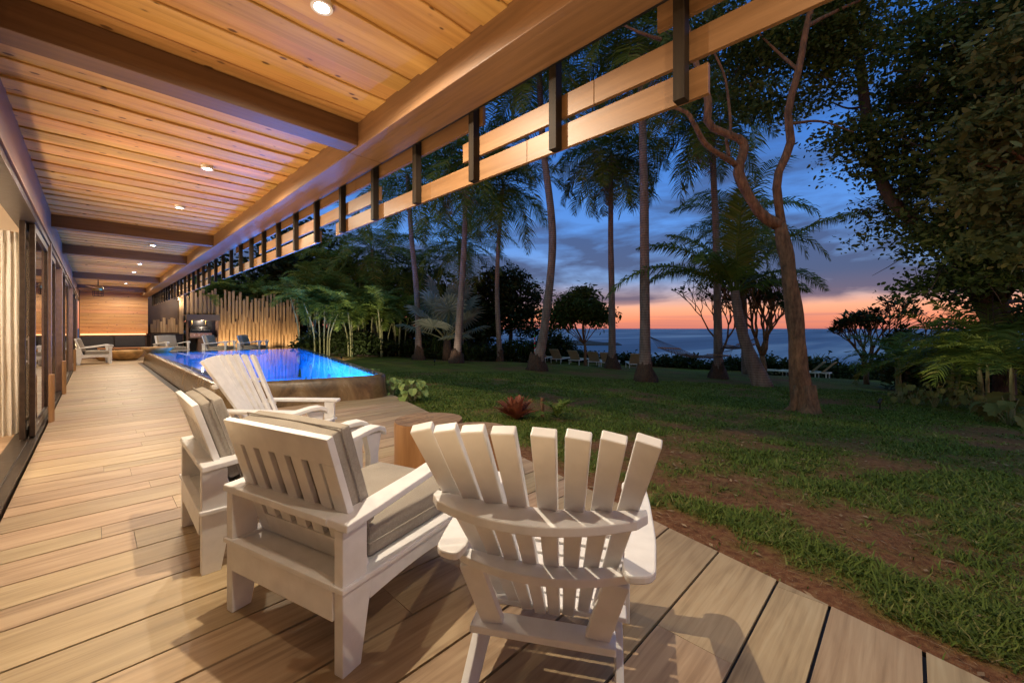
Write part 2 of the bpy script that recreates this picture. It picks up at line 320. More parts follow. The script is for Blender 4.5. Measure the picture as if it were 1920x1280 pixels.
def nmesh(name, V, F, mat, parent=None, kind=None, smooth=False):
    """numpy mesh: V (n,3); F list of arrays each (k, m) with m-gon faces"""
    me = bpy.data.meshes.new(name); F = [f for f in F if len(f)]
    me.vertices.add(len(V)); me.vertices.foreach_set('co', np.asarray(V, np.float32).ravel())
    loops = np.concatenate([f.ravel() for f in F]); sizes = np.concatenate([np.full(len(f), f.shape[1]) for f in F])
    me.loops.add(len(loops)); me.loops.foreach_set('vertex_index', loops.astype(np.int32))
    me.polygons.add(len(sizes)); st = np.concatenate([[0], np.cumsum(sizes)[:-1]])
    me.polygons.foreach_set('loop_start', st.astype(np.int32)); me.polygons.foreach_set('loop_total', sizes.astype(np.int32))
    if smooth: me.polygons.foreach_set('use_smooth', np.ones(len(sizes), bool))
    me.update(calc_edges=True); me.materials.append(mat)
    o = bpy.data.objects.new(name, me); COL.objects.link(o)
    if parent: o.parent = parent
    if kind: o['kind'] = kind
    return o
def copy_tree(o, parent=None):
    c = o.copy(); COL.objects.link(c); c.parent = parent
    for ch in list(o.children): copy_tree(ch, c)
    return c
def norm(a): return a/np.maximum(np.linalg.norm(a, axis=-1, keepdims=True), 1e-9)

# ------------------------------------------------------------------ foliage builders
def leaf_arrays(C, size, up_bias=0.3, aspect=0.45, droop=0.0, rnd=0.45):
    n = len(C); d = rng.normal(size=(n, 3)); d[:, 2] = d[:, 2]*0.6 - droop; d = norm(d)
    nr = rng.normal(size=(n, 3)); nr[:, 2] += up_bias*3; s = norm(np.cross(d, nr)); nn = norm(np.cross(s, d))
    L = (size*(1+rnd*rng.normal(size=n)).clip(0.5, 1.7))[:, None]; w = L*aspect/2
    V = np.stack([C, C+d*L*0.3+s*w+nn*L*.04, C+d*L*0.72+s*w*0.8+nn*L*.02, C+d*L-nn*L*.06, C+d*L*0.72-s*w*0.8+nn*L*.02, C+d*L*0.3-s*w+nn*L*.04], 1).reshape(-1, 3)
    b = np.arange(n)[:, None]*6
    return V, b+np.array([[0, 1, 2, 3, 4, 5]])
def crown_points(blobs, n, cl=0.35, per=40, shell=0.55):
    """leaf positions gathered in clumps spread through ellipsoids"""
    vol = np.array([r[0]*r[1]*r[2] for c, r in blobs])**0.8; vol = vol/vol.sum(); out = []; cents = []
    for (c, r), w in zip(blobs, vol):
        k = max(2, int(n*w/per)); d = norm(rng.normal(size=(k, 3))); rr = (shell+(1-shell)*rng.random((k, 1)))**1.0
        cc = np.array(c)+d*rr*np.array(r); cents.append(cc)
        q = rng.normal(size=(k, per, 3))*cl*(0.6+0.8*rng.random((k, 1, 1))); q[..., 2] *= 0.6
        out.append((cc[:, None]+q).reshape(-1, 3))
    return np.concatenate(out), np.concatenate(cents)
def frond(base, az, elev, L, droop, nl=40, ll=0.55, lw=0.035, hang=0.5, flat=0.15, rach=0.018, seed=0, fold=None, tip=1.0):
    rs = np.random.default_rng(seed); S = 14
    pts = [np.array(base, float)]; a = elev; hx = np.array([math.cos(az), math.sin(az), 0]); sx = np.array([-math.sin(az), math.cos(az), 0]); tw = rs.normal()*0.03
    for i in range(S):
        a = elev - droop*((i+1)/S)**1.3; d = hx*math.cos(a)+np.array([0, 0, math.sin(a)])+sx*tw*i*0.3; pts.append(pts[-1]+norm(d)*L/S)
    pts = np.array(pts); T = norm(np.gradient(pts, axis=0))
    u = np.linspace(0.14, 0.99, nl); idx = u*S; i0 = np.minimum(idx.astype(int), S-1); fr = (idx-i0)[:, None]
    Pp = pts[i0]*(1-fr)+pts[i0+1]*fr; Tt = norm(T[i0]*(1-fr)+T[i0+1]*fr)
    V = []; F4 = []; F3 = []; n = 0
    for sgn in (-1, 1):
        side = norm(np.cross(Tt, np.array([0, 0, 1.0]))+1e-6)*sgn; upv = norm(np.cross(side*sgn, Tt))
        length = ll*(np.sin(np.clip((u*0.93+0.07), 0, 1)*PI)**0.55)*(1+0.12*rs.normal(size=nl)); length = length[:, None]
        fw = (0.35+0.5*u)[:, None]
        d0 = norm(side+Tt*fw+upv*(flat+0.12*rs.normal(size=(nl, 1)))); d1 = norm(d0+np.array([0, 0, -1.0])*hang*(1+0.3*rs.normal(size=(nl, 1))))
        w = lw*(0.8+0.4*rs.random((nl, 1)))
        wd = norm(Tt+upv*0.3*rs.normal(size=(nl, 1)))
        m = Pp+d0*length*0.45; e = m+d1*length*0.55
        V.append(np.stack([Pp-wd*w*.35, Pp+wd*w*.35, m+wd*w*.5, m-wd*w*.5, e], 1).reshape(-1, 3))
        b = np.arange(nl)[:, None]*5+n; F4.append(b+np.array([[0, 1, 2, 3]])); F3.append(b+np.array([[3, 2, 4]])); n += nl*5
    # rachis
    rb = np.linspace(rach, rach*0.15, S+1)[:, None]; sd = norm(np.cross(T, np.array([0, 0, 1.0]))+1e-6); up = np.cross(sd, T)
    R = np.stack([pts+sd*rb, pts-up*rb, pts-sd*rb, pts+up*rb*.6], 1).reshape(-1, 3); V.append(R)
    q = [(n+i*4+k, n+i*4+(k+1) % 4, n+(i+1)*4+(k+1) % 4, n+(i+1)*4+k) for i in range(S) for k in range(4)]
    F4.append(np.array(q))
    return np.concatenate(V), [np.concatenate(F4), np.concatenate(F3)]
def merge(parts):
    V = []; F4 = []; F3 = []; n = 0
    for v, (a, b) in parts: V.append(v); F4.append(a+n); F3.append(b+n); n += len(v)
    return np.concatenate(V), [np.concatenate(F4), np.concatenate(F3)]
def spline(pts, n=20):
    pts = [Vector(p) for p in pts]; pts = [pts[0]*2-pts[1]]+pts+[pts[-1]*2-pts[-2]]; out = []; m = len(pts)-3
    for i in range(n+1):
        x = i/n*m; k = min(int(x), m-1); t = x-k; p0, p1, p2, p3 = pts[k:k+4]
        out.append(0.5*((2*p1)+(p2-p0)*t+(2*p0-5*p1+4*p2-p3)*t*t+(3*p1-p0-3*p2+p3)*t**3))
    return out
def palm(base, mids, top, r0, r1, nf, L, label, seed, flare=1.9, nl=46, ll=0.78, group='coconut palms', e0=75, e1=-45, droopk=1.0, name='coconut_palm', azs=None, cat='palm tree', hang=0.7):
    rs = random.Random(seed); root = empty(name, base, 0, label, cat, group); r0 *= .84; r1 *= .84; nf += 8; L *= 1.2; ll *= 1.12
    B = Vector(base); pts = spline([B-Vector((0, 0, .1))]+mids+[top], 26); rr = [r0+(r1-r0)*(i/26)**0.8 for i in range(27)]
    for i in range(5): rr[i] *= 1+(flare-1)*0.28*(1-i/5)**2
    MB().tube([p-B for p in pts], rr, 14, wob=0.08, sd_=seed).build('trunk', M['palmbark'], root, smooth=True)
    if flare > 1.2:
        prof = [(r0*flare*1.15, -.15), (r0*flare*1.1, 0.04), (r0*flare*0.98, 0.16), (r0*flare*0.8, 0.30), (r0*1.2, 0.46), (r0*1.0, 0.56)]
        m = MB(); m.lathe(prof, n=22)
        m.v = [tuple(Vector(v)*(1+0.34*mnoise.noise(Vector(v)*11+Vector((seed, 0, 0))))) for v in m.v]
        m.build('root_ball', M['palmroot'], root, smooth=True)
    parts = []
    for i in range(nf):
        q = i/(nf-1); el = rad(e0+(e1-e0)*q+rs.uniform(-8, 8)); az = i*2.399963+rs.uniform(-.25, .25)+seed
        if azs: az = azs[i % len(azs)]+rs.uniform(-.2, .2)
        parts.append(frond(tuple(top-B), az, el, L*rs.uniform(0.8, 1.08), rad(rs.uniform(60, 100))*droopk*(0.7+0.5*(1-q)), nl, ll, 0.05, hang, seed=seed*100+i))
    V, F = merge(parts); nmesh('crown', V, F, M['palmleaf'], root)
    if seed in (2, 5, 6, 7, 9):
        V, F = merge([frond(tuple(top-B-Vector((0, 0, .12))), k*1.9+seed, rad(-52-8*k), L*.62, rad(35), 26, ll*.7, 0.04, 0.9, seed=seed*31+k) for k in range(3)]); nmesh('dry_fronds', V, F, M['straw'], root)
    return root
def branchy(m, pts, r0, r1, n=10, seg=14, wob=0.12, sd=0):
    s = spline(pts, seg); m.tube(s, [r0+(r1-r0)*(i/seg)**0.9 for i in range(seg+1)], n, wob=wob, sd_=sd)

# ------------------------------------------------------------------ camera, world
cam = bpy.data.cameras.new('camera'); co = bpy.data.objects.new('camera', cam); COL.objects.link(co); sc.camera = co
co.location = (0, 0, H); co.rotation_euler = (PI/2, 0, -YAW); cam.sensor_width = 36; cam.lens = 36*FPX/1920; cam.shift_y = -24/1920; cam.clip_end = 40000; cam.clip_start = 0.05
w = bpy.data.worlds.new('World'); sc.world = w; w.use_nodes = True; nt = w.node_tree; bg = nt.nodes['Background']
def world():
    tc = nt.nodes.new('ShaderNodeTexCoord'); sp = nt.nodes.new('ShaderNodeSeparateXYZ'); lk(nt, tc.outputs['Generated'], sp.inputs[0])
    el = sp.outputs[2]
    base = ramp(nt, mathn(nt, 'ADD', mathn(nt, 'MULTIPLY', el, 1.25), 0.2, clamp=True), [
        (0.00, (0.012, 0.02, 0.04)), (0.195, (0.03, 0.05, 0.10)), (0.2, (0.50, 0.155, 0.12)), (0.226, (0.74, 0.235, 0.125)), (0.258, (0.74, 0.33, 0.20)),
        (0.29, (0.45, 0.33, 0.34)), (0.34, (0.16, 0.27, 0.50)), (0.46, (0.085, 0.235, 0.60)), (0.70, (0.035, 0.14, 0.46)), (1.0, (0.012, 0.07, 0.27))])
    sxy = nt.nodes.new('ShaderNodeMapping'); sxy.inputs['Rotation'].default_value = (0, 0, YAW); sxy.inputs['Scale'].default_value = (2.0, 2.0, 8.5); sxy.inputs['Location'].default_value = (3.1, 0.4, 0.35); lk(nt, tc.outputs['Generated'], sxy.inputs[0])
    n = nd(nt, 'ShaderNodeTexNoise'); n.inputs['Scale'].default_value = 1.5; n.inputs['Detail'].default_value = 6; n.inputs['Roughness'].default_value = 0.55; n.inputs['Distortion'].default_value = 0.3; lk(nt, sxy.outputs[0], n.inputs['Vector'])
    band = ramp(nt, el, [(0.04, (0, 0, 0)), (0.07, (1, 1, 1)), (0.20, (.95, .95, .95)), (0.30, (0.5, 0.5, 0.5)), (0.6, (0.2, 0.2, 0.2))])
    cl = mathn(nt, 'MULTIPLY', mathn(nt, 'SUBTRACT', mathn(nt, 'ADD', n.outputs[0], mathn(nt, 'MULTIPLY', band, 0.28)), 0.60), 7.0, clamp=True)
    ccol = ramp(nt, el, [(0.05, (0.085, 0.065, 0.12)), (0.12, (0.042, 0.056, 0.125)), (0.3, (0.04, 0.075, 0.185))])
    cl = mathn(nt, 'MULTIPLY', cl, mathn(nt, 'GREATER_THAN', el, 0.0))
    cl = mathn(nt, 'MULTIPLY', cl, mathn(nt, 'MULTIPLY', mathn(nt, 'SUBTRACT', el, 0.035), 30, clamp=True))
    c = mixc(nt, mathn(nt, 'MULTIPLY', cl, 0.88), base, ccol)
    # thin streaks low over the horizon
    mp = nt.nodes.new('ShaderNodeMapping'); mp.inputs['Rotation'].default_value = (0, 0, YAW); mp.inputs['Scale'].default_value = (1.5, 1.5, 60); lk(nt, tc.outputs['Generated'], mp.inputs[0])
    n2 = nd(nt, 'ShaderNodeTexNoise'); n2.inputs['Scale'].default_value = 1.0; n2.inputs['Detail'].default_value = 3; lk(nt, mp.outputs[0], n2.inputs['Vector'])
    st = mathn(nt, 'MULTIPLY', mathn(nt, 'MULTIPLY', mathn(nt, 'SUBTRACT', n2.outputs[0], 0.56), 6, clamp=True), mathn(nt, 'MULTIPLY', mathn(nt, 'SUBTRACT', 0.09, el), 20, clamp=True))
    st = mathn(nt, 'MULTIPLY', st, mathn(nt, 'GREATER_THAN', el, 0.0))
    c = mixc(nt, mathn(nt, 'MULTIPLY', st, 0.6), c, (0.30, 0.13, 0.15))
    sky = nt.nodes.new('ShaderNodeTexSky'); sky.sky_type = 'NISHITA'; sky.sun_disc = False; sky.sun_elevation = rad(-3); sky.sun_rotation = YAW
    c = mixc(nt, 0.05, c, sky.outputs[0], 'ADD')
    # unseen sky overhead and behind raised and neutralised to light lawn and trees
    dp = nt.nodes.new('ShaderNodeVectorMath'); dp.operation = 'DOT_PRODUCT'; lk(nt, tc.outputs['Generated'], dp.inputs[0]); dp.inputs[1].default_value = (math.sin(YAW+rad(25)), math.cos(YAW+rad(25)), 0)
    back_boost = ramp(nt, mathn(nt, 'ADD', mathn(nt, 'MULTIPLY', dp.outputs['Value'], 0.5), 0.5), [(0.30, (3.6, 2.1, 1.0)), (0.62, (1, 1, 1))])
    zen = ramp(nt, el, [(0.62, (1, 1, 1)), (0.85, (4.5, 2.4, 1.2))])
    c = mixc(nt, 1.0, mixc(nt, 1.0, c, back_boost, 'MULTIPLY'), zen, 'MULTIPLY')
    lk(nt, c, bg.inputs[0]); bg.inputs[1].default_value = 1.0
world()
vs = sc.view_settings; vs.view_transform = 'Standard'; vs.look = 'None'; vs.exposure = 0.5; vs.gamma = 1.0
sc.cycles.max_bounces = 8; sc.cycles.diffuse_bounces = 4; sc.cycles.transparent_max_bounces = 24; sc.cycles.sample_clamp_indirect = 4
try: sc.cycles.use_denoising = True
except Exception: pass
WARM = (1.0, 0.84, 0.63)
def lamp(name, loc, energy, col=WARM, radius=0.03, spot=None, target=None, blend=0.5, typ='POINT', size=1.0, label=None, cat='lamp'):
    l = bpy.data.lights.new(name, 'SPOT' if spot else typ); l.energy = energy; l.color = col
    if typ == 'AREA' and not spot: l.size = size
    else: l.shadow_soft_size = radius
    if spot: l.spot_size = rad(spot); l.spot_blend = blend
    o = bpy.data.objects.new(name, l); COL.objects.link(o); o.location = loc
    if target is not None: o.rotation_euler = (Vector(target)-Vector(loc)).to_track_quat('-Z', 'Y').to_euler()
    return o

# ------------------------------------------------------------------ ground, sea
def grassf(X, Y):
    """share of turf (1) against bare soil (0)"""
    t = FX*X+FY*Y; l = FY*X-FX*Y
    def n(s, o, k=4): return np.array([mnoise.fractal(Vector((x*s+o, y*s-o, 0.3)), 0.8, 2.0, k) for x, y in zip(X, Y)])
    a = n(0.55, 3.1); b = n(1.7, 8.0); c = n(6.5, 2.0, 2)
    dist = X-(2.352+0.242*Y)                                     # distance from the deck edge
    bare = (0.75*sm(3.2, 0.2, dist)*sm(6.5, 3.0, t)) + 0.75*sm(0.5, 5, l)*sm(9, 3, t)*0.8
    strip = np.exp(-((dist-0.62-0.12*a)/0.17)**2)*sm(3.6, 1.5, Y)*1.1
    g = 0.95 - bare*0.9 + a*0.8 + b*0.7 + c*0.55*sm(7, 3, t) + strip
    pit = sm(1.8, 0.3, np.hypot(t-9.2, l-7.0))*0.9
    return np.clip(g-pit - 1.2*sm(0.28, 0.08, dist)*sm(6, 4, Y), 0, 1)
def ground():
    ts = np.concatenate([np.arange(-8, 1, 1.0), np.arange(1, 9, 0.09), np.arange(9, 26, 0.35), np.arange(26, 60, 1.5)])
    ls = np.concatenate([np.arange(-60, -10, 2.0), np.arange(-10, 0, 0.3), np.arange(0, 9, 0.11), np.arange(9, 22, 0.4), np.arange(22, 80, 3.0)])
    T, L = np.meshgrid(ts, ls, indexing='ij'); X = FX*T+FY*L; Y = FY*T-FX*L; X = X.ravel(); Y = Y.ravel(); Z = gza(X, Y)
    Z = Z + np.array([0.012*mnoise.noise(Vector((x*2, y*2, 0))) for x, y in zip(X, Y)])
    # keep below the deck, the house and the pool
    inside = (X < 2.36+0.242*Y) | (Y > 26)
    Z = np.where(inside & (T.ravel() < 40), np.minimum(Z, -0.09), Z)
    poolin = (X > 0.9) & (X < 7.3) & (Y > 7.0) & (Y < 21.3) & (X < 4.0+0.2225*(Y-7.6)-0.1); Z = np.where(poolin, -1.6, Z)
    nl = len(ls); i, j = np.meshgrid(np.arange(len(ts)-1), np.arange(nl-1), indexing='ij'); q = (i*nl+j).ravel()[:, None]+np.array([[0, 1, nl+1, nl]])
    o = nmesh('lawn', np.stack([X, Y, Z], 1), [q[:, ::-1]], M['ground'], kind='structure', smooth=True)
    a = o.data.attributes.new('grass', 'FLOAT', 'POINT'); a.data.foreach_set('value', grassf(X, Y).astype(np.float32))
ground()
def sea():
    R = 25000; m = MB(); c = W(0, 0)
    m.add([W(30, -R, -4.4), W(30, R, -4.4), W(R, R, -4.4), W(R, -R, -4.4)], [(0, 1, 2, 3)]); m.build('sea', M['sea'], kind='structure')
sea()
def grass_blades():
    N = 150000
    t = 1.4+11.5*rng.random(N*2)**1.25; l = (rng.random(N*2)*2-1)*t*1.32
    X = FX*t+FY*l; Y = FY*t-FX*l; dist = X-(2.352+0.242*Y)
    g0 = (dist > 0.04) & ((Y < 7.2) | (X > 4.15+0.235*(Y-7.3)+.15)) & (l > -4.5)
    X, Y, t = X[g0][:N], Y[g0][:N], t[g0][:N]
    g = grassf(X, Y); k = rng.random(len(X)) < np.clip((g-0.12)*1.15, 0.012, 1); X, Y, t, g = X[k], Y[k], t[k], g[k]; n = len(X)
    Z = gza(X, Y)-0.005; az = rng.random(n)*2*PI; near = sm(5, 2, t)
    h = (0.016+0.032*rng.random(n)**1.5+0.030*near*rng.random(n)**2)*(0.6+0.5*g); w = 0.0026+0.0028*rng.random(n)+0.0011*(t-2).clip(0, 9)*0.8
    lean = 0.5+1.6*rng.random(n)
    d = np.stack([np.cos(az), np.sin(az), np.zeros(n)], 1); s = np.stack([-np.sin(az), np.cos(az), np.zeros(n)], 1); b = np.stack([X, Y, Z], 1); up = np.array([0, 0, 1.0])
    m_ = b+up*h[:, None]*0.6+d*(h*lean*0.35)[:, None]; e = b+up*h[:, None]+d*(h*lean)[:, None]
    V = np.stack([b-s*w[:, None], b+s*w[:, None], m_+s*w[:, None]*.8, m_-s*w[:, None]*.8, e], 1).reshape(-1, 3); q = np.arange(n)[:, None]*5
    o = nmesh('lawn_grass', V, [q+np.array([[0, 1, 2, 3]]), q+np.array([[3, 2, 4]])], M['grass'], kind='stuff')
    tag(o, 'short patchy green grass growing over the lawn beside the deck', 'grass')
    # straw and fallen needles on the bare soil
    N = 8000; t = 1.4+6*rng.random(N*3); l = -0.5+rng.random(N*3)*9; X = FX*t+FY*l; Y = FY*t-FX*l; dist = X-(2.352+0.242*Y)
    k = (dist > 0.02) & (rng.random(N*3) > grassf(X, Y)*0.85); X, Y = X[k][:N], Y[k][:N]; n = len(X); Z = gza(X, Y)+0.014
    az = rng.normal(size=n)*0.7+rad(70); L = 0.012+0.06*rng.random(n)**3; w = 0.0010+0.0010*rng.random(n)
    big = rng.random(n) < 0.06; w = np.where(big, 0.011, w); L = np.where(big, 0.028, L)
    d = np.stack([np.cos(az), np.sin(az), 0.12*rng.normal(size=n)], 1)*L[:, None]; s = np.stack([-np.sin(az), np.cos(az), 0.2*rng.normal(size=n)], 1)*w[:, None]; b = np.stack([X, Y, Z], 1)
    V = np.stack([b-d, b+s, b+d, b-s], 1).reshape(-1, 3)
    o = nmesh('dry_litter', V, [np.arange(n)[:, None]*4+np.array([[0, 1, 2, 3]])], M['straw'], kind='stuff')
    tag(o, 'dry straw and fallen leaf bits scattered on the bare red soil', 'leaf litter')
grass_blades()

# ------------------------------------------------------------------ deck
def edgeX(y): return 2.352+0.242*y
def deck():
    m = MB(); wd = [0.31, 0.22, 0.31, 0.33, 0.22, 0.27]; y = -0.04; rows = []
    k = 0
    while y < 26.4: rows.append((y, wd[k % 6])); y += wd[k % 6]; k += 1
    y = -0.04; k = 5
    while y > -4: w_ = wd[k % 6]; y -= w_; rows.append((y, w_)); k -= 1
    rs = random.Random(3)
    for y, w_ in rows:
        g = 0.0062; y0, y1 = y+g, y+w_-g
        if y > 20.9: xe0 = xe1 = 7.4
        elif y > 7.15: xe0 = xe1 = 1.16
        else: xe0, xe1 = edgeX(y0), edgeX(y1)
        segs = []; x = -0.44-rs.uniform(0, 1.2)
        while x < xe1:
            nx = x+rs.choice([1.2, 1.2, 2.4]); segs.append((x, nx)); x = nx
        for a, b in segs:
            a = max(a, -0.44); e = 0.0012
            if b <= a+0.02: continue
            last = b >= min(xe0, xe1)
            a2 = a+e; b0 = min(b, xe0)-(0 if last else e); b1 = min(b, xe1)-(0 if last else e)
            if b0 <= a2: continue
            z = rs.uniform(-0.0008, 0.0008)
            m.add([(a2, y0, z), (b0, y0, z), (b1, y1, z), (a2, y1, z), (a2, y0, -.03), (b0, y0, -.03), (b1, y1, -.03), (a2, y1, -.03)],
                  [(0, 1, 2, 3), (0, 4, 5, 1), (1, 5, 6, 2), (2, 6, 7, 3), (3, 7, 4, 0)])
            if last: break
    m.build('deck', M['deck'], kind='structure')
    b = MB(); b.add([(-.44, -4, -.013), (edgeX(-4)-.02, -4, -.013), (edgeX(7.15)-.02, 7.15, -.013), (-.44, 7.15, -.013)], [(0, 1, 2, 3)])
    b.add([(-.44, 7.15, -.013), (1.15, 7.15, -.013), (1.15, 20.9, -.013), (-.44, 20.9, -.013)], [(0, 1, 2, 3)])
    b.add([(-.44, 20.9, -.013), (7.38, 20.9, -.013), (7.38, 26.4, -.013), (-.44, 26.4, -.013)], [(0, 1, 2, 3)])
    # outer side of the slab
    b.add([(edgeX(-4), -4, -.004), (edgeX(7.2), 7.2, -.004), (edgeX(7.2), 7.2, -.3), (edgeX(-4), -4, -.3)], [(0, 1, 2, 3)])
    b.build('deck_base', M['black'], kind='structure')
deck()

# ------------------------------------------------------------------ house
ZC = 3.05
house = empty('house', (-0.45, 0, 0), 0, 'long timber house with knotty pine porch ceiling and bronze sliding doors', 'house')
HO = Vector((-0.45, 0, 0))
def hp(mb, name, mat, **k):
    mb.v = [tuple(Vector(v)-HO) for v in mb.v]; return mb.build(name, mat, house, **k)
BEAMS = [-2.75, 3.34, 9.3, 12.4, 18.15, 23.4]
def ceiling():
    m = MB(); rs = random.Random(5); y = -4.0; k = 0; n = 26
    while y < 26.2:
        w_ = rs.uniform(0.12, 0.20); lo = k % 2; z = ZC-0.014*lo+rs.uniform(-.003, .003); x0, x1 = -0.47, 1.58; ph = rs.uniform(0, 100); ov = 0.010 if lo else -0.004
        a = []; b = []
        for i in range(n+1):
            x = x0+(x1-x0)*i/n
            amp = 0.015
            k1 = mnoise.noise(Vector((x*1.8+ph, 0, 0)))*amp+0.018*max(0, mnoise.noise(Vector((x*3.1+ph, 5, 0)))-0.35)
            k2 = mnoise.noise(Vector((x*1.8+ph, 9, 0)))*amp-0.018*max(0, mnoise.noise(Vector((x*3.1+ph, 15, 0)))-0.35)
            a.append((x, y-ov+k1)); b.append((x, y+w_+ov-.003+k2))
        vs_ = []; th = 0.022
        for (xa, ya), (xb, yb) in zip(a, b): vs_ += [(xa, ya, z+.004), (xa, ya+.004, z), (xb, yb-.004, z), (xb, yb, z+.004), (xb, yb, z+th), (xa, ya, z+th)]
        fs = []
        for i in range(n):
            for q in range(6): fs.append((i*6+q, i*6+(q+1) % 6, (i+1)*6+(q+1) % 6, (i+1)*6+q))
        m.add(vs_, fs); y += w_; k += 1
    hp(m, 'ceiling', M['ceil'])
ceiling()
hp(MB().bx(-7.0, 1.84, -4.2, 27.4, 3.10, 3.34), 'roof', M['header'])
for y in BEAMS: hp(MB().bx(-0.47, 1.562, y, y+0.19, 2.845, 3.035), 'cross_beam', M['beam'], bevel=0.004)
for a, b in ((-4.2, 3.5), (3.502, 9.4), (9.402, 18.2), (18.202, 26.6)):
    hp(MB().bx(1.56, 1.86, a, b, 2.83, 3.098), 'edge_beam', M['edge'], bevel=0.006)
hp(MB().bx(1.862, 1.88, -4.2, 26.6, 2.835, 3.0), 'gutter_strip', M['black'])
# wall side: header, piers, doors
hp(MB().bx(-0.62, -0.452, -4.2, 26.2, 2.62, 3.075), 'header', M['header'])
hp(MB().bx(-0.475, -0.44, -4.2, 26.2, 2.588, 2.618), 'header_trim', M['slat'])
PIERS = [-2.75, 3.3, 9.25, 12.35, 18.1, 23.4]
for y in PIERS: hp(MB().bx(-0.62, -0.449, y-.02, y+0.16, 0, 2.587), 'pier', M['header'])
hp(MB().bx(-0.66, -0.455, -4.2, 26.2, -0.03, 0.035).bx(-0.53, -0.52, -4.2, 26.2, 0.035, 0.05), 'door_track', M['frame'])
hp(MB().bx(-0.64, -0.458, -4.2, 26.2, 2.52, 2.586), 'door_head', M['frame'])
def door(y0, y1, x, handle=None):
    d = MB(); s = 0.085; z0, z1 = 0.05, 2.52; th = 0.045
    for a, b, c, e in ((y0, y0+s, z0, z1), (y1-s, y1, z0, z1), (y0+s, y1-s, z0, z0+0.10), (y0+s, y1-s, z1-.085, z1)): d.bx(x-th/2, x+th/2, a, b, c, e)
    o = hp(d, 'sliding_door', M['frame'], bevel=0.003)
    p = MB().bx(x-.004, x+.004, y0+s, y1-s, z0+.10, z1-.085); p.v = [tuple(Vector(v)-HO) for v in p.v]; p.build('pane', M['glass'], o)
    if handle:
        yh = y1-0.045 if handle > 0 else y0+0.03; h = MB(); xs = x-th/2
        h.tube([(xs, yh, 0.92), (xs-.06, yh, 0.93), (xs-.075, yh, 0.97), (xs-.075, yh, 1.13), (xs-.06, yh, 1.17), (xs, yh, 1.18)], 0.012, 8); h.bx(xs-.010, xs, yh-.018, yh+.018, 0.89, 1.21)
        h.v = [tuple(Vector(v)-HO) for v in h.v]; h.build('handle', M['steel'], o)
for i, (a, b) in enumerate(zip(PIERS[:-1], PIERS[1:])):
    a2 = a+0.162; b2 = b-.022; n = 3 if b-a > 5 else 2; wd_ = (b2-a2)/n
    cut = [a2+k*wd_ for k in range(n+1)]
    if i == 1: cut = [a2, 5.10, 7.32, b2]
    for k in range(n):
        if i == 1 and k == 1: door(7.16, 9.05, -0.565, 0); continue
        if i == 1 and k == 2: door(7.29, b2, -0.50, -1); continue
        door(cut[k]-(.03 if k else 0), cut[k+1]+(.03 if k < n-1 else 0), -0.50 if (k+i) % 2 == 0 else -0.565, {1: 1}.get(k, None))
# interior
im = MB(); im.bx(-6.5, -6.4, -4, 26, 0, 3.0); im.bx(-6.4, -.63, 8.95, 9.05, 0, 2.98); im.bx(-6.4, -.63, 18.0, 18.1, 0, 2.98); im.bx(-6.4, -.63, -4.1, -4, 0, 2.98); im.bx(-6.4, -.63, 26.0, 26.1, 0, 2.98)
hp(im, 'interior_wall', M['plaster']); hp(MB().bx(-6.4, -.625, -4, 26, 2.985, 3.0), 'interior_ceiling', M['plaster'])
MB().bx(-6.4, -.665, -4.2, 26.2, -.1, 0.0).build('interior_floor', M['deck'], kind='structure')
def curtain(path, z0, z1, label):
    pts = spline([Vector((x, y, 0)) for x, y in path], 120); V = []; n = len(pts)
    for j in range(14):
        q = j/13; z = z0+(z1-z0)*q
        for i, p in enumerate(pts):
            t = (pts[min(i+1, n-1)]-pts[max(i-1, 0)]).normalized(); nn = Vector((-t.y, t.x, 0)); ph = i/n*2*PI*9.5
            d = (0.026+0.012*math.sin(i*0.31))*math.sin(ph+0.4*math.sin(q*4+i*0.05))*(1.15-0.35*q)+0.015*mnoise.noise(Vector((i*.2, q*5, 0)))
            V.append(p+nn*d+Vector((0, 0, z))-Vector((-1, 7.7, 0)))
    F = [(j*n+i, j*n+i+1, (j+1)*n+i+1, (j+1)*n+i) for j in range(13) for i in range(n-1)]
    m = MB(); m.add(V, F); o = m.build('curtain', M['curtain'], smooth=True); o.location = (-1, 7.7, 0)
    tag(o, label, 'curtain')
curtain([(-0.60, 7.78), (-0.75, 7.72), (-0.9, 7.76), (-1.1, 7.70)], 0.02, 2.47, 'beige linen curtain hanging in folds behind the glass door')
# porch end wall
ew = MB(); z = 1.06; rs = random.Random(2)
while z < 3.02:
    h_ = min(0.155, 3.045-z); ew.bx(-0.44, 1.80, 26.05-0.02*(z-1)+rs.uniform(-.003, .003), 26.12, z+.004, z+h_); z += h_
hp(ew, 'end_wall', M['farwood'], bevel=0.003)
hp(MB().bx(-.46, 1.76, 26.121, 26.2, -.02, 3.09), 'end_wall_back', M['header'])
hp(MB().bx(-.42, 1.72, 25.94, 26.05, 1.03, 1.058), 'led_strip', M['led'])
hp(MB().bx(-.44, 1.75, 25.88, 26.119, 0.985, 1.028), 'ledge', M['farwood'])
bench = empty('bench', (0.65, 25.6, 0), 0, 'long built in bench with charcoal cushions under the lit wooden end wall', 'bench')
MB().bx(-1.05, 1.05, -.3, .3, 0.0, 0.34).build('base', M['header'], bench, bevel=.005)
for a, b in ((-1.04, -0.02), (0.0, 1.04)):
    MB().bx(a, b, -.32, .14, 0.342, 0.47).build('seat_cushion', M['cushdark'], bench, bevel=.03)
    MB().bx(a, b, .14, .3, 0.475, 0.96).build('back_cushion', M['cushdark'], bench, bevel=.03)
bt = empty('coffee_table', (0.85, 24.75, 0), 0, 'low pale wooden table in front of the built in bench', 'table')
MB().bx(-.75, .6, -.25, .2, 0.42, 0.47).build('tabletop', M['farwood'], bt, bevel=.004)
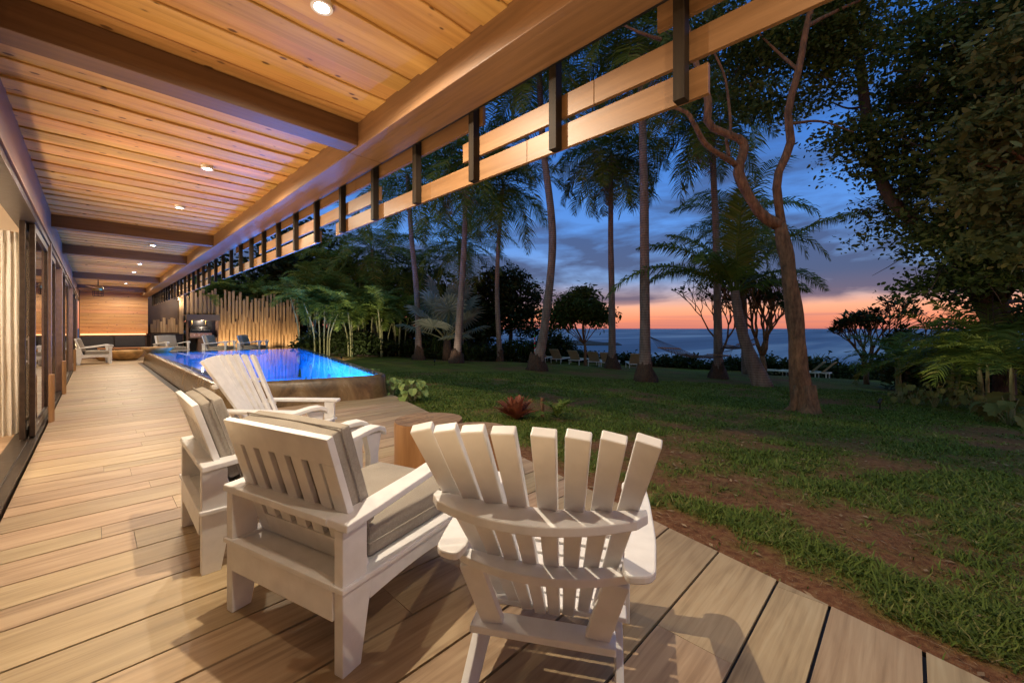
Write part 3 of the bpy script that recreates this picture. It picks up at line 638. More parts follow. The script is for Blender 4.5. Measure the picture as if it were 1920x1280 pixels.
for x in (-.7, .55): MB().bx(x-.025, x+.025, -.2, .15, 0, .419).build('leg', M['farwood'], bt, bevel=.003)
# downlights
LY = [-0.35, 2.25, 5.4, 7.43, 11.2, 14.7, 16.9, 21.4, 24.4]
names = ['just above and behind the fan back chair', 'brightest and nearest, in the top of the view', 'above the seating group beyond the first cross beam', 'closely following the bright one beyond the first cross beam', 'alone between second and third cross beams', 'nearer of the pair past the third cross beam', 'farther of the pair past the third cross beam', 'just before the ceiling fan', 'closest to the wooden end wall']
dl0 = None
for i, y in enumerate(LY):
    if dl0 is None:
        dl0 = d = empty('downlight', (0.85, y, ZC-.034)); MB().lathe([(0.055, 0.03), (0.055, -.006), (0.040, -.006), (0.038, 0.0)], n=28).build('trim_ring', M['white'], d, smooth=False)
        MB().lathe([(0.036, -.001), (0.034, -.0035), (0.001, -.0038)], n=24).build('lens', M['lamp'], d)
    else: d = copy_tree(dl0); d.location = (0.85, y, ZC-.034)
    tag(d, 'round recessed ceiling downlight, '+names[i], 'ceiling light', 'downlights in the porch ceiling')
    lamp('downlight_beam', (0.85, y, ZC-.052), {-0.35: 62, 2.25: 180}.get(y, 112 if y < 20 else 150), radius=0.018, spot=172, target=(0.85, y, 0), blend=0.35)
# added unseen fill lamps inside the house
for y in (5.2, 8.2, 10.8, 14.3, 20.6): lamp('room_fill', (-2.0, y, 0.9), 55, (1, .76, .5), radius=0.15)  # added low fill that spills through the doors onto the lawn
for y in (-1.6, 0.6, 2.4, 4.4, 6.2, 8.1, 10.8, 13.4, 15.6, 17.2, 20.0, 22.2): lamp('ceiling_fill', (-0.86, y, 0.35), 200, (1, .70, .40), 0.12, 84, (0.95, y+.2, 3.05), 1.0)  # added spots aimed out through the doors to brighten the porch ceiling
lamp('room_fill', (-1.5, 6.6, 1.9), 45, (1, .88, .72), 0.15)  # extra fill added to whiten the curtain
# ceiling fan
cf = empty('ceiling_fan', (0.1, 19.8, 3.03), 0, 'brass and black caged ceiling fan hanging near the porch end', 'fan')
MB().tube([(0, 0, 0.01), (0, 0, -.28)], 0.015, 10).build('rod', M['frame'], cf)
MB().lathe([(0.05, -.28), (0.13, -.30), (0.14, -.42), (0.06, -.45)], n=20).build('motor', M['brass'], cf, smooth=True)
cg = MB()
for zz in (-.46, -.54, -.62): cg.tube([(0.13*math.cos(a), 0.13*math.sin(a), zz) for a in np.linspace(0, 2*PI, 21)], 0.007, 6)
for a in np.linspace(0, 2*PI, 9)[:-1]: cg.tube([(0.13*math.cos(a), .13*math.sin(a), -.43), (0.13*math.cos(a), .13*math.sin(a), -.62)], 0.006, 6)
cg.build('light_cage', M['black'], cf)
for k in range(3):
    a = rad(15+120*k); MB().beam((0.12*math.cos(a), 0.12*math.sin(a), -.36), (0.95*math.cos(a), 0.95*math.sin(a), -.36), 0.13, 0.012, w2=0.09).build('blade', M['farwood'], cf, bevel=.003)
# log posts at the wall piers
for (y, lab) in ((8.62, 'nearest, beside the first glass door'), (12.1, 'slim middle one of three'), (18.45, 'farthest, beside the white armchair')):
    o = MB().prism([(0.055*math.cos(a), 0.09*math.sin(a)) for a in np.linspace(-PI/2, PI/2, 9)], (0, 0, 0), (1, 0, 0), (0, 1, 0), (0, 0, 0.66)).build('log_post', M['stump'], bevel=.004)
    o.location = (-0.44, y, 0); tag(o, 'short half round log post standing against the wall, '+lab, 'post', 'short log posts along the glass doors')

# ------------------------------------------------------------------ hanging slat screen
scr = empty('slat_screen', (1.9, 0, 2.9), 0, 'hanging cedar slat screen with dark posts along the roof edge', 'screen'); SO = Vector((1.9, 0, 2.9))
def sp_(mb, name, mat, **k): mb.v = [tuple(Vector(v)-SO) for v in mb.v]; return mb.build(name, mat, scr, **k)
for k in range(-3, 34):
    y = 0.76+0.738*k; z0 = 2.35 if k >= 0 else 2.54
    sp_(MB().bx(1.872, 1.928, y-.027, y+.027, z0, 2.93), 'post', M['darkpost'], bevel=.002)
ROW = [(2.36, 2.50), (2.54, 2.675), (2.755, 2.885)]
rs = random.Random(12)
segsL = {0: [(0.65, 1.75), (1.752, 3.6), (3.602, 4.70), (5.17, 6.9), (6.902, 10.6)], 1: [(-3, -0.6), (-.598, 1.25), (1.252, 2.40), (3.67, 5.6), (5.602, 7.8), (10.0, 13.3)], 2: [(-3, 0.89), (2.17, 4.2), (4.202, 6.2), (6.202, 9.4), (12.5, 16.0)]}
for r, y in ((0, 12.0), (1, 14.2), (2, 17.0)):
    while y < 25:
        L_ = rs.uniform(2.2, 4.5); segsL[r].append((y, min(y+L_, 25.6))); y += L_+rs.choice([0.002, 0.8, 0.002])
for r in segsL:
    for a, b in segsL[r]: sp_(MB().bx(1.93, 1.955, a, b-.001, *ROW[r]), 'slat', M['slat'], bevel=.002)

# ------------------------------------------------------------------ pool
def rounded(poly, rads, n=8):
    out = []; N = len(poly)
    for i in range(N):
        p0, p, p1 = (Vector(poly[(i+k) % N]) for k in (-1, 0, 1)); r = rads[i]
        a = (p0-p).normalized()*r+p; b = (p1-p).normalized()*r+p
        for k in range(n+1):
            t = k/n; out.append(a*(1-t)**2+p*2*t*(1-t)+b*t*t)
    return out
PZ = 0.42; PB = Vector((3.6, 14, 0))
pout = rounded([(1.32, 20.75), (1.32, 7.85), (3.98, 7.05), (6.95, 20.75)], [0.15, 0.45, 0.55, 0.2], 10)
cen = Vector((3.4, 14.2))
def inset(poly, d):
    N = len(poly); out = []
    for i in range(N):
        t = (poly[(i+1) % N]-poly[i-1]).normalized(); out.append(poly[i]+Vector((-t.y, t.x))*d)
    return out
def area(p): return sum(p[i].x*p[(i+1) % len(p)].y-p[(i+1) % len(p)].x*p[i].y for i in range(len(p)))
sgn = 1 if area(pout) > 0 else -1
def ins(d): return inset(pout, d*sgn)
pool = empty('swimming_pool', PB, 0, 'raised infinity pool with glowing blue water and wet bronze stone wall', 'pool')
def ring(levels, mat, name, parent=pool, cap=False):
    m = MB(); n = len(pout); vs_ = []
    for pl, z in levels: vs_ += [(p.x-PB.x, p.y-PB.y, z) for p in pl]
    fs = [(i*n+k, i*n+(k+1) % n, (i+1)*n+(k+1) % n, (i+1)*n+k) for i in range(len(levels)-1) for k in range(n)]
    if cap: fs.append(tuple((len(levels)-1)*n+k for k in range(n)))
    m.add(vs_, fs); return m.build(name, mat, parent, smooth=not cap)
ring([(ins(-0.03), -.25), (ins(-.03), 0.02), (ins(0.0), 0.22), (ins(0.01), PZ-.05), (ins(0.03), PZ-.012), (ins(.07), PZ), (ins(.16), PZ-.004), (ins(.17), PZ-.06)], M['poolwall'], 'outer_wall')
ring([(ins(.17), PZ-.06), (ins(.175), -.9)], M['pooltile'], 'basin', cap=True)
ring([(ins(.15), PZ+.002)], M['water'], 'water', cap=True)
sh = [(1.5, 8.3), (2.1, 8.0), (2.35, 8.3), (2.0, 20.5), (1.5, 20.5)]
m = MB(); m.prism([(x-PB.x, y-PB.y) for x, y in sh], (0, 0, -.5), (1, 0, 0), (0, 1, 0), (0, 0, 0.62)); m.build('shelf', M['poolshelf'], pool)
for (x, y, dx, dy) in ((2.75, 10.2, 1, 0.1), (2.55, 14.5, 1, 0), (2.45, 18.3, 1, 0), (6.2, 19.0, -1, -.2), (5.3, 15.0, -1, 0), (4.55, 11.5, -1, 0)):
    m = MB(); m.lathe([(0.10, 0), (0.10, .02), (0.07, .03), (0.001, .032)], n=16); o = m.build('pool_light', M['poollight'], pool)
    o.rotation_euler = Vector((dx, dy, 0)).to_track_quat('Z', 'Y').to_euler(); o.location = (x-PB.x, y-PB.y, -0.05)
    lamp('pool_lamp', (x+dx*.95, y+dy*.95, -0.2), 70, (0.02, 0.28, 1.0), 0.02)
for q in ((3.6, 8.8), (3.5, 11.5), (4.3, 13.5), (4.4, 16.5), (4.6, 19.3)): lamp('pool_lamp', (q[0], q[1], -.25), 75, (0.03, 0.34, 1.0), 0.02)
lamp('pool_lamp', (2.3, 18.6, 0.0), 6, (0.15, 0.6, 1.0), 0.1)
m = MB(); m.lathe([(0.30, -.05), (0.42, 0.06), (0.50, 0.12), (0.49, 0.16), (0.40, 0.15), (0.3, 0.09), (0.01, 0.05)], n=30)
o = m.build('spillover_bowl', M['bowl'], smooth=True); o.location = (1.68, 20.35, PZ+.03); tag(o, 'shallow carved wooden bowl resting on the far left pool corner', 'bowl')
m = MB(); m.bx(1.17, 1.27, 7.9, 20.7, -.12, -.005); m.build('pool_drain_channel', M['black'], kind='structure')

# ------------------------------------------------------------------ armchair
def arch(pts): return pts
def make_armchair(loc, rz, label, group):
    r = empty('armchair', loc, rz, label, 'armchair', group); w2 = 0.395; Wm = M['white']
    for sx in (-1, 1):
        # rear leg: lower tapered board + upper post, front leg
        x0 = sx*(w2-.045); ax = (1 if sx > 0 else -1)
        for yb, flip in ((-0.44, 1), (0.36, -1)):
            ya = yb if flip > 0 else yb+.08
            top = 0.545 if flip > 0 else 0.635
            poly = [(0, 0), (0.085*flip, 0), (0.135*flip, 0.27), (0.135*flip, 0.31), (0.115*flip, 0.335), (0.115*flip, top), (0, top)] if flip > 0 else \
                   [(0, 0), (-.08, 0), (-.11, 0.27), (-.11, 0.32), (-.075, 0.36), (-.07, 0.5), (-.105, top), (0.02, top-.005), (-.005, 0.5), (0, 0.3)]
            MB().prism(poly, (sx*(w2-.048) if sx > 0 else -w2, ya, 0), (0, 1, 0), (0, 0, 1), (0.048, 0, 0)).build('leg', Wm, r, bevel=.004)
        # side rail with arched underside + trim ledge
        n = 10; poly = [(-0.306, 0.315), (0.33, 0.315)]+[(0.33-0.636*k/n, 0.222+0.02*math.sin(PI*k/n)) for k in range(n+1)]
        MB().prism(poly, (sx*w2-(0.036 if sx > 0 else -0.006), 0, 0), (0, 1, 0), (0, 0, 1), (0.03, 0, 0)).build('side_rail', Wm, r, bevel=.003)
        MB().bx(sx*(w2-.06), sx*(w2+.012), -.45, .44, 0.316, 0.338).build('ledge', Wm, r, bevel=.004)
        # armrest rising to a curled front
        pr = [(-0.445, .547), (-0.30, .558), (0.0, .592), (0.25, .628), (0.36, .648), (0.42, .650), (0.462, .634), (0.478, .607)]
        m = MB(); vs_ = []; wid = [.115, .105, .09, .09, .092, .092, .09, .085]
        for (y, z), w_ in zip(pr, wid):
            cx = sx*(w2-.03)
            vs_ += [(cx-w_/2, y, z-.0), (cx+w_/2, y, z-.0), (cx+w_/2, y+.004, z+.030), (cx-w_/2, y+.004, z+.030)]
        k = len(pr); m.add(vs_, [(3, 2, 1, 0), tuple(4*(k-1)+q for q in range(4))]+[(4*i+q, 4*i+(q+1) % 4, 4*i+4+(q+1) % 4, 4*i+4+q) for i in range(k-1) for q in range(4)])
        m.build('armrest', Wm, r, bevel=.005)
    MB().bx(-w2+.085, w2-.085, -.446, -.362, 0.548, 0.578).build('rear_crosspiece', Wm, r, bevel=.004)
    MB().bx(-w2+.05, w2-.05, -.446, -.42, 0.20, 0.315).build('apron', Wm, r, bevel=.003); MB().bx(-w2+.05, w2-.05, .40, .43, 0.22, 0.315).build('apron', Wm, r, bevel=.003)
    MB().bx(-w2+.062, w2-.062, -.45, -.405, 0.316, 0.338).build('ledge', Wm, r, bevel=.003)
    MB().bx(-w2+.05, w2-.05, -.404, .43, 0.305, 0.325).build('seat_board', Wm, r)
    # slatted back frame, leaning
    A = Vector((0, -.29, 0.335)); B = Vector((0, -.462, 0.895)); d = (B-A); Lb = d.length; d.normalize(); nrm = Vector((0, -d.z, d.y)) if False else Vector((1, 0, 0)).cross(d)
    rot = Matrix((Vector((1, 0, 0)), d, Vector((1, 0, 0)).cross(d))).transposed()
    m = MB(); bw = 0.352
    def pb(x0, x1, s0, s1, th=0.03, off=0): m.box(A+Vector(((x0+x1)/2, 0, 0))+d*((s0+s1)/2)+Vector((1, 0, 0)).cross(d)*off, (x1-x0, s1-s0, th), rot)
    pb(-bw, bw, Lb-.115, Lb); pb(-bw, -bw+.075, 0, Lb-.115); pb(bw-.075, bw, 0, Lb-.115); pb(-bw+.075, bw-.075, 0, .105); pb(-bw+.075, bw-.075, .175, .235, 0.026)
    for k in range(5): x = -bw+.075+(2*bw-.15)*(k+0.5+0.0)/5; pb(x-.034, x+.034, .105, Lb-.115, 0.022)
    m.build('backrest', Wm, r, bevel=.003)
    def cushion(name, c, dim, rot_=None):
        q = MB(); nx, ny = 12, 12; V = []
        for zz in (-1, 1):
            for j in range(ny+1):
                for i in range(nx+1):
                    a = i/nx*2-1; b = j/ny*2-1; puff = (1-a**8)*(1-b**8)
                    e = 0.985+0.015*math.cos(a*3)
                    V.append(Vector((a*dim[0]/2*e, b*dim[1]/2*e, zz*(dim[2]/2*(0.93+0.07*puff)+0.008*puff*(1+mnoise.noise(Vector((a*1.5, b*1.5, zz+c[1]*3))))))))
        n1 = (nx+1)*(ny+1); F = []
        for j in range(ny):
            for i in range(nx):
                a = j*(nx+1)+i; F += [(a+nx+1, a+nx+2, a+1, a), (n1+a, n1+a+1, n1+a+nx+2, n1+a+nx+1)]
        rim = [i for i in range(nx+1)]+[j*(nx+1)+nx for j in range(1, ny+1)]+[ny*(nx+1)+i for i in range(nx-1, -1, -1)]+[j*(nx+1) for j in range(ny-1, 0, -1)]
        F += [(rim[k], rim[(k+1) % len(rim)], n1+rim[(k+1) % len(rim)], n1+rim[k]) for k in range(len(rim))]
        if rot_ is not None: V = [rot_ @ v for v in V]
        q.add([v+Vector(c) for v in V], F); o = q.build(name, M['fabric'], r, bevel=.010, smooth=True, seg=3)
        # stitched piping seam
        s = MB(); hx, hy = dim[0]/2+.0015, dim[1]/2+.0015; pts = [Vector((hx*math.copysign(1, math.cos(a))*min(1, abs(math.cos(a))*1.45), hy*math.copysign(1, math.sin(a))*min(1, abs(math.sin(a))*1.45), 0)) for a in np.linspace(0, 2*PI, 49)]
        pts = [(rot_ @ p if rot_ is not None else p)+Vector(c) for p in pts]; s.tube(pts, 0.0035, 6, caps=False).build('piping', M['fabric'], o)
    cushion('seat_cushion', (0, 0.085, 0.395), (0.64, 0.66, 0.14))
    cc = A+d*(Lb*0.5+.05)-Vector((1, 0, 0)).cross(d)*(-.076 if (Vector((1, 0, 0)).cross(d)).y > 0 else .076)
    cushion('back_cushion', cc, (0.64, Lb*0.80, 0.108), rot)
    return r
def place(t, l): return W(t, l, 0)
def yaw_of(heading): return -(YAW+rad(heading))          # heading: degrees right of the camera axis
HD = 28.5
def chair_center(corner_t, corner_l, hd):                  # from rear right outer corner
    h = rad(hd); f = (math.cos(h), math.sin(h)); s = (-math.sin(h), math.cos(h))      # (t,l) forward, right
    return corner_t+f[0]*0.44-s[0]*0.38, corner_l+f[1]*0.44-s[1]*0.38
ct, cl_ = chair_center(1.518, -0.613, HD)
G1 = 'white armchairs with linen cushions'
arm0 = make_armchair(place(ct, cl_-.027), yaw_of(HD), 'white slatted armchair with linen cushions in the middle foreground, back turned', G1)
def another(t, l, hd, lab, sc_=1.0):
    c = copy_tree(arm0); c.location = place(t, l) if not isinstance(t, Vector) else t; c.rotation_euler = (0, 0, yaw_of(hd)); c['label'] = lab; c.scale = (sc_,)*3; return c
ct, cl_ = chair_center(2.153, -1.641, 45)
another(ct, cl_, 45, 'white armchair mostly hidden behind the middle foreground armchair, to its left')
another(Vector((-0.02, 21.75, 0)), 0, 45.7-5, 'white armchair seen from the side against the left wall at the porch end', 1.04).rotation_euler = (0, 0, -rad(84))
def at_Y(u, Y):
    l = (u-960)/FPX; t = Y/(FY-FX*l); return Vector((t*(FX+FY*l), Y, 0))
a = another(at_Y(322, 23.3), 0, 0, 'tan white armchair left of the grill beyond the pool', 1.1); a.rotation_euler = (0, 0, rad(180+22))
a = another(at_Y(411, 22.4), 0, 0, 'white armchair in front of the grill beyond the pool', 1.1); a.rotation_euler = (0, 0, rad(-125))
a = another(at_Y(474, 22.2), 0, 0, 'rightmost white armchair beyond the pool before the pole fence', 1.1); a.rotation_euler = (0, 0, rad(-125))

# ------------------------------------------------------------------ fan back chair
def fan_y(z, q):                                            # q: -1..1 across; back centre line and curvature
    return -0.165-(z-0.29)*0.585+0.055*q*q
def make_fan(loc, rz, label, group, n=8, topw=0.305):
    r = empty('fan_back_chair', loc, rz, label, 'chair', group); Wm = M['white']
    for k in range(n):
        q = (k-(n-1)/2)/((n-1)/2); qq = q*0.985+(0.03 if k >= n/2 else -0.03)
        xb, xt = q*0.172, qq*topw; zb, zt = 0.295, 1.043-0.022*abs(q)**2
        a = Vector((xb, fan_y(zb, q)+.018, zb)); b = Vector((xt, fan_y(zt, q)+.018, zt))
        m = MB(); nr = Vector((0.22*q, 1, 0.5)).normalized(); m.beam(a, b, 0.040, 0.026, up=nr, w2=0.064, d2=0.034); m.build('back_slat', Wm, r, bevel=.004)
    def rail(name, z, hw, dep, th=0.028, edge=0.05, zq=None, off=0.0):
        m = MB(); N = 20; vs_ = []
        for i in range(N+1):
            q = i/N*2-1; yf = fan_y(z, q)+off-(0.004); yr = yf-edge-(dep-edge)*(1-q*q)
            if abs(q) > 0.97: yr = yf-edge*0.6
            vs_ += [(q*hw, yf, z), (q*hw, yr, z), (q*hw, yr, z+th), (q*hw, yf, z+th)]
        m.add(vs_, [(3, 2, 1, 0), tuple(4*N+k for k in range(4))]+[(4*i+k, 4*i+(k+1) % 4, 4*i+4+(k+1) % 4, 4*i+4+k) for i in range(N) for k in range(4)])
        return m.build(name, Wm, r, bevel=.004)
    rail('upper_rail', 0.765, 0.315, 0.115, edge=0.055); rail('arm_rail', 0.525, 0.295, 0.075, edge=0.045)
    MB().bx(-.25, .235, -.275, -.185, 0.267, 0.292).build('lower_rail', Wm, r, bevel=.004)
    for s in (-1, 1):
        MB().beam((s*.235, -.305, 0.524), (s*.175, -.235, 0.293), 0.078, 0.026, up=(0, 1, .35)).build('back_support', Wm, r, bevel=.004)
        # paddle arm
        out = [(0.255, -.335), (0.285, -.355), (0.325, -.345), (0.358, -.305), (0.378, -.22), (0.390, -.05), (0.395, 0.15), (0.393, 0.30), (0.380, 0.37), (0.355, 0.40), (0.315, 0.405), (0.285, 0.38), (0.272, 0.30), (0.268, 0.0), (0.266, -.20), (0.256, -.27)]
        out = [(p.x, p.y) for p in rounded([(0.250, -.30), (0.262, -.362), (0.345, -.350), (0.372, -.12), (0.382, .20), (0.378, .405), (0.275, .405), (0.266, -.02), (0.262, -.24)], [.015, .02, .05, .08, .08, .05, .035, .06, .02], 5)]
        poly = [(s*x, y) for x, y in out]
        MB().prism(poly if s > 0 else poly[::-1], (0, 0, 0.554), (1, 0, 0), (0, 1, 0), (0, 0, 0.026)).build('armrest', Wm, r, bevel=.006)
        MB().bx(s*.275, s*.305, 0.27, 0.37, 0, 0.553).build('leg', Wm, r, bevel=.004)
        MB().prism([(0.39, .37), (0.39, .27), (-.38, 0.0), (-.52, 0.0), (-.50, 0.04), (-.15, .262), (-.10, .285)], (s*.246-(.013), 0, 0), (0, 1, 0), (0, 0, 1), (0.026, 0, 0)).build('leg', Wm, r, bevel=.004, label='raked rear leg')
        MB().prism([(0.0, 0), (0.085, 0), (0.0, -.13)], (s*.306 if s > 0 else -.332, 0.29, 0.553), (0, 1, 0), (0, 0, 1), (0.026, 0, 0)).build('bracket', Wm, r, bevel=.002)
    for k in range(8):
        q = k/7; y = -.12+0.50*q; z = 0.292+0.085*q**1.0-0.012*math.sin(PI*q)
        MB().box((0, y, z+.014), (0.545, 0.058, 0.02), Matrix.Rotation(0.16, 3, 'X')).build('seat_slat', Wm, r, bevel=.004)
    return r
fan0 = make_fan(place(1.60, 0.160), yaw_of(13), 'white fan back wooden chair nearest the camera, seen from behind', 'white fan back wooden chairs')
f2 = copy_tree(fan0); f2.location = place(3.90, -2.20); f2.rotation_euler = (0, 0, yaw_of(94)); f2['label'] = 'white fan back wooden chair standing before the pool wall, seen side on'

# ------------------------------------------------------------------ stumps, bowl, grill area
def stump(c, r_, h, lab):
    e = empty('log_stool', c, 0, lab, 'stool', 'log stools at the deck edge'); m = MB(); n = 40; prof = [(0.97, 0), (1.0, 0.03), (0.99, h*0.5), (1.0, h-.02), (0.985, h)]; vs_ = []
    for k, z in prof:
        for i in range(n):
            a = 2*PI*i/n; rr = r_*k*(1+0.07*mnoise.noise(Vector((math.cos(a)*1.2+c.x, math.sin(a)*1.2, 0)))); vs_.append((rr*math.cos(a), rr*math.sin(a), z))
    m.add(vs_, [(i*n+k, i*n+(k+1) % n, (i+1)*n+(k+1) % n, (i+1)*n+k) for i in range(4) for k in range(n)]); m.build('trunk_body', M['stump'], e, smooth=True)
    t_ = MB(); vt = [(0, 0, h+.003)]; R_ = 7
    for j in range(1, R_+1):
        for i in range(n):
            x, y, _ = vs_[4*n+i]; q = j/R_; vt.append((x*q, y*q, h+.002+(0.006*mnoise.noise(Vector((x*q*14, y*q*60, 0))) if j < R_ else 0)))
    fs = [(0, 1+k, 1+(k+1) % n) for k in range(n)]+[(1+(j-1)*n+k, 1+j*n+k, 1+j*n+(k+1) % n, 1+(j-1)*n+(k+1) % n) for j in range(1, R_) for k in range(n)]
    t_.add(vt, fs); t_.build('top_face', M['stumptop'], e)
stump(W(3.83, -0.79), 0.315, 0.45, 'larger thick log stool with smooth sides, left of the pair'); stump(W(3.47, -0.30), 0.25, 0.45, 'smaller log stool partly hidden behind the fan back chair slats')
def bowlt(c, r_, h, lab):
    m = MB(); m.lathe([(r_*.5, 0), (r_*.72, h*.25), (r_*.93, h*.7), (r_, h*.97), (r_*.97, h), (r_*.86, h*.96), (r_*.6, h*.7), (0.01, h*.62)], n=36, sq=0.12)
    o = m.build('bowl_table', M['bowl'], smooth=True); o.location = c; tag(o, lab, 'bowl', 'carved wooden bowl tables')
bowlt((0.95, 23.3, 0), 0.58, 0.40, 'large carved wooden bowl table in front of the bench'); bowlt((0.35, 23.6, 0), 0.42, 0.38, 'smaller carved wooden bowl table behind the armchair by the wall')
YW = 27.0
wl = empty('side_wall', (2.5, YW, 0), 0, 'dark brown sloping wall with mounted wooden blocks beside the grill', 'wall')
MB().bx(-.72, 0.75, 0, .12, 0, 3.6).build('panel', M['brown'], wl)
rs = random.Random(9); x = -.55
for k in range(13):
    w_ = rs.uniform(.07, .13); MB().bx(x, x+w_, -rs.uniform(.05, .12), -.002, 1.1, rs.uniform(1.45, 2.0)).build('block', M['fence'], wl, bevel=.004); x += w_+.004
    if x > .66: break
MB().bx(-.6, .7, -.6, -.13, 0.98, 1.04).bx(-.55, .65, -.55, -.13, 0, 0.979).build('counter', M['black'], wl, bevel=.004)
pf = empty('pole_fence', (6, YW, 0), 0, 'tall privacy fence of staggered vertical lumber poles beyond the pool', 'fence')
rs = random.Random(21); x = 3.22
n_ = 0
while x < 8.75 and n_ < 96:
    lay = n_ % 3; w_ = rs.uniform(.075, .13); top = 3.22-.05*(x-3.2)*.6+rs.uniform(-.38, .28)
    z0 = 0.0
    if x < 4.55: z0 = rs.uniform(1.98, 2.12)
    elif lay == 2: z0 = rs.uniform(0.9, 2.0)
    elif lay == 1: top = rs.uniform(1.6, 2.7)
    y0 = -lay*.075
    MB().bx(x-6, x-6+w_, y0-.07, y0, z0, top).build('pole', M['fence'], pf, bevel=.004); x += w_*rs.uniform(.45, .75); n_ += 1
MB().bx(-1.4, 2.75, .01, .06, .3, 2.55).build('backing', M['brown'], pf)
post = MB().bx(-.09, .09, -.09, .09, 0, 3.45).build('timber_post', M['fence'], bevel=.006); post.location = (3.12, YW-.3, 0); tag(post, 'tall square timber post beside the grill niche carrying a wall lamp', 'post')
sn = empty('wall_lamp', (3.0, YW-.46, 3.0), 0, 'small glowing brass lamp on the tall timber post', 'lamp')
MB().lathe([(0.05, -.22), (0.055, .2)], n=16).build('shade', M['brass'], sn, smooth=True); MB().lathe([(0.042, -.235), (0.001, -.236)], n=12).build('bulb', M['lamp'], sn); MB().bx(-.02, .1, .03, .085, -.05, .05).build('bracket', M['brass'], sn)
lamp('wall_lamp_glow', (3.0, YW-.62, 3.32), 22, radius=.04); lamp('wall_lamp_glow', (3.0, YW-.62, 2.6), 12, radius=.04)
for x in (4.75, 5.7, 7.0, 8.3):
    p = Vector((x, YW-.95, 0.02)); r = empty('fence_uplight', p, 0, 'small recessed uplight at the foot of the pole fence, number from the grill side', 'garden light', 'uplights under the pole fence'); r['label'] = 'small recessed uplight at the foot of the pole fence beyond the pool'
    MB().lathe([(.06, -.02), (.06, .012), (.045, .012), (.04, .0)], n=16).build('ring', M['steel'], r); lamp('fence_beam', p+Vector((0, 0, .05)), 75, (1, .74, .42), .03, 130, (x, YW-.1, 2.3))
gn = empty('grill_station', (3.95, YW-.1, 0), 0, 'outdoor cooking niche with brown metal hood and counter', 'counter')
MB().bx(-.68, .72, -.75, -.12, 1.72, 2.03).build('hood', M['hood'], gn, bevel=.006)
MB().bx(-.62, .66, -.11, -.05, 0.02, 1.72).build('back_panel', M['black'], gn); MB().bx(-.64, -.6, -.7, -.12, 0, 1.71).build('side_panel', M['header'], gn); MB().bx(.62, .66, -.7, -.12, 0, 1.71).build('side_panel', M['header'], gn)
MB().bx(-.59, .61, -.78, -.12, .80, .86).build('countertop', M['hood'], gn, bevel=.004)
MB().bx(-.2, .58, -.72, -.14, 0.02, .795).build('cabinet', M['header'], gn)
for x in (-.4, .18): MB().tube([(x, -.2, 1.72), (x, -.2, 1.5)], .025, 8).build('pipe', M['brass'], gn)
lamp('hood_fill', (3.95, YW-.62, 1.68), 16, (1, .8, .6), .04)  # fill light added under the hood to bring up the grill
gr = empty('grill', (3.87, YW-.52, 0.862), 0, 'stainless gas grill with black lid standing on the counter', 'grill')
MB().prism([(-.26, 0), (.22, 0), (.22, .28), (-.26, .22)], (-.46, 0, 0), (0, 1, 0), (0, 0, 1), (.92, 0, 0)).build('body', M['steel'], gr, bevel=.006)
MB().prism([(-.27, .23), (.22, .285), (.2, .46), (.06, .56), (-.1, .54), (-.24, .36)], (-.44, 0, 0), (0, 1, 0), (0, 0, 1), (.88, 0, 0)).build('lid', M['black'], gr, bevel=.01)
MB().tube([(-.36, -.25, .33), (-.36, -.31, .35), (.36, -.31, .35), (.36, -.25, .33)], .012, 8).build('handle', M['steel'], gr)
MB().box((0, -.183, .46), (.1, .006, .05), Matrix.Rotation(-.65, 3, 'X')).build('badge', M['white'], gr)
for x in (-.28, -.09, .09, .28):
    k = MB(); k.tube([(x, -.262, .11), (x, -.30, .11)], .033, 14); k.build('knob', M['white'], gr)
MB().bx(-.55, .55, YW-1, YW, 0, 0)if False else None

# ------------------------------------------------------------------ garden things
def gbase(u, t): return U(u, t)
def lounger(u, t, hd, lab, first=[None]):
    p = gbase(u, t)
    if first[0] is None:
        r = empty('sun_lounger', p); first[0] = r
        MB().bx(-.31, -.27, -.35, 1.25, .24, .29).bx(.27, .31, -.35, 1.25, .24, .29).bx(-.27, .27, 1.2, 1.25, .24, .29).bx(-.27, .27, -.35, -.31, .24, .29).build('frame', M['white'], r, bevel=.004)
        m = MB(); m.bx(-.268, .268, -.05, 1.19, .27, .283); m.build('seat', M['lounger'], r)
        m = MB(); m.beam((0, -.05, .28), (0, -.55, .80), .56, .03, up=(0, -1, 0)); m.build('backrest', M['lounger'], r, bevel=.01)
        for x in (-.29, .29):
            for y in (-.25, 1.1): MB().bx(x-.018, x+.018, y-.02, y+.02, -.1, .239).build('leg', M['white'], r)
    else: r = copy_tree(first[0])
    r.location = p; r.rotation_euler = (0, 0, yaw_of(hd)); tag(r, lab, 'sun lounger', 'sun loungers facing the sea')
LG = [(985, 23.2, 35, 'leftmost of the sun loungers, in front of the dark hedge'), (1018, 23.0, 33, 'sun lounger just right of the leaning palm trunk, first after it'), (1046, 22.6, 32, 'second sun lounger right of the leaning palm trunk'), (1080, 22.3, 32, 'sun lounger directly left of the small round mango tree trunk'),
      (1116, 21.8, 30, 'sun lounger directly right of the small round mango tree trunk'), (1140, 21.4, 30, 'sun lounger half hidden behind the slim straight palm trunk'), (1190, 20.8, 8, 'sun lounger peeking out left of the thick centre palm'),
      (1478, 20.2, -42, 'sun lounger at the right, just left of the bare forked tree'), (1520, 19.8, -40, 'sun lounger just right of the bare forked tree'), (1540, 19.6, -40, 'rightmost of the sun loungers, before the spiky hedge')]
for a in LG: lounger(*a)
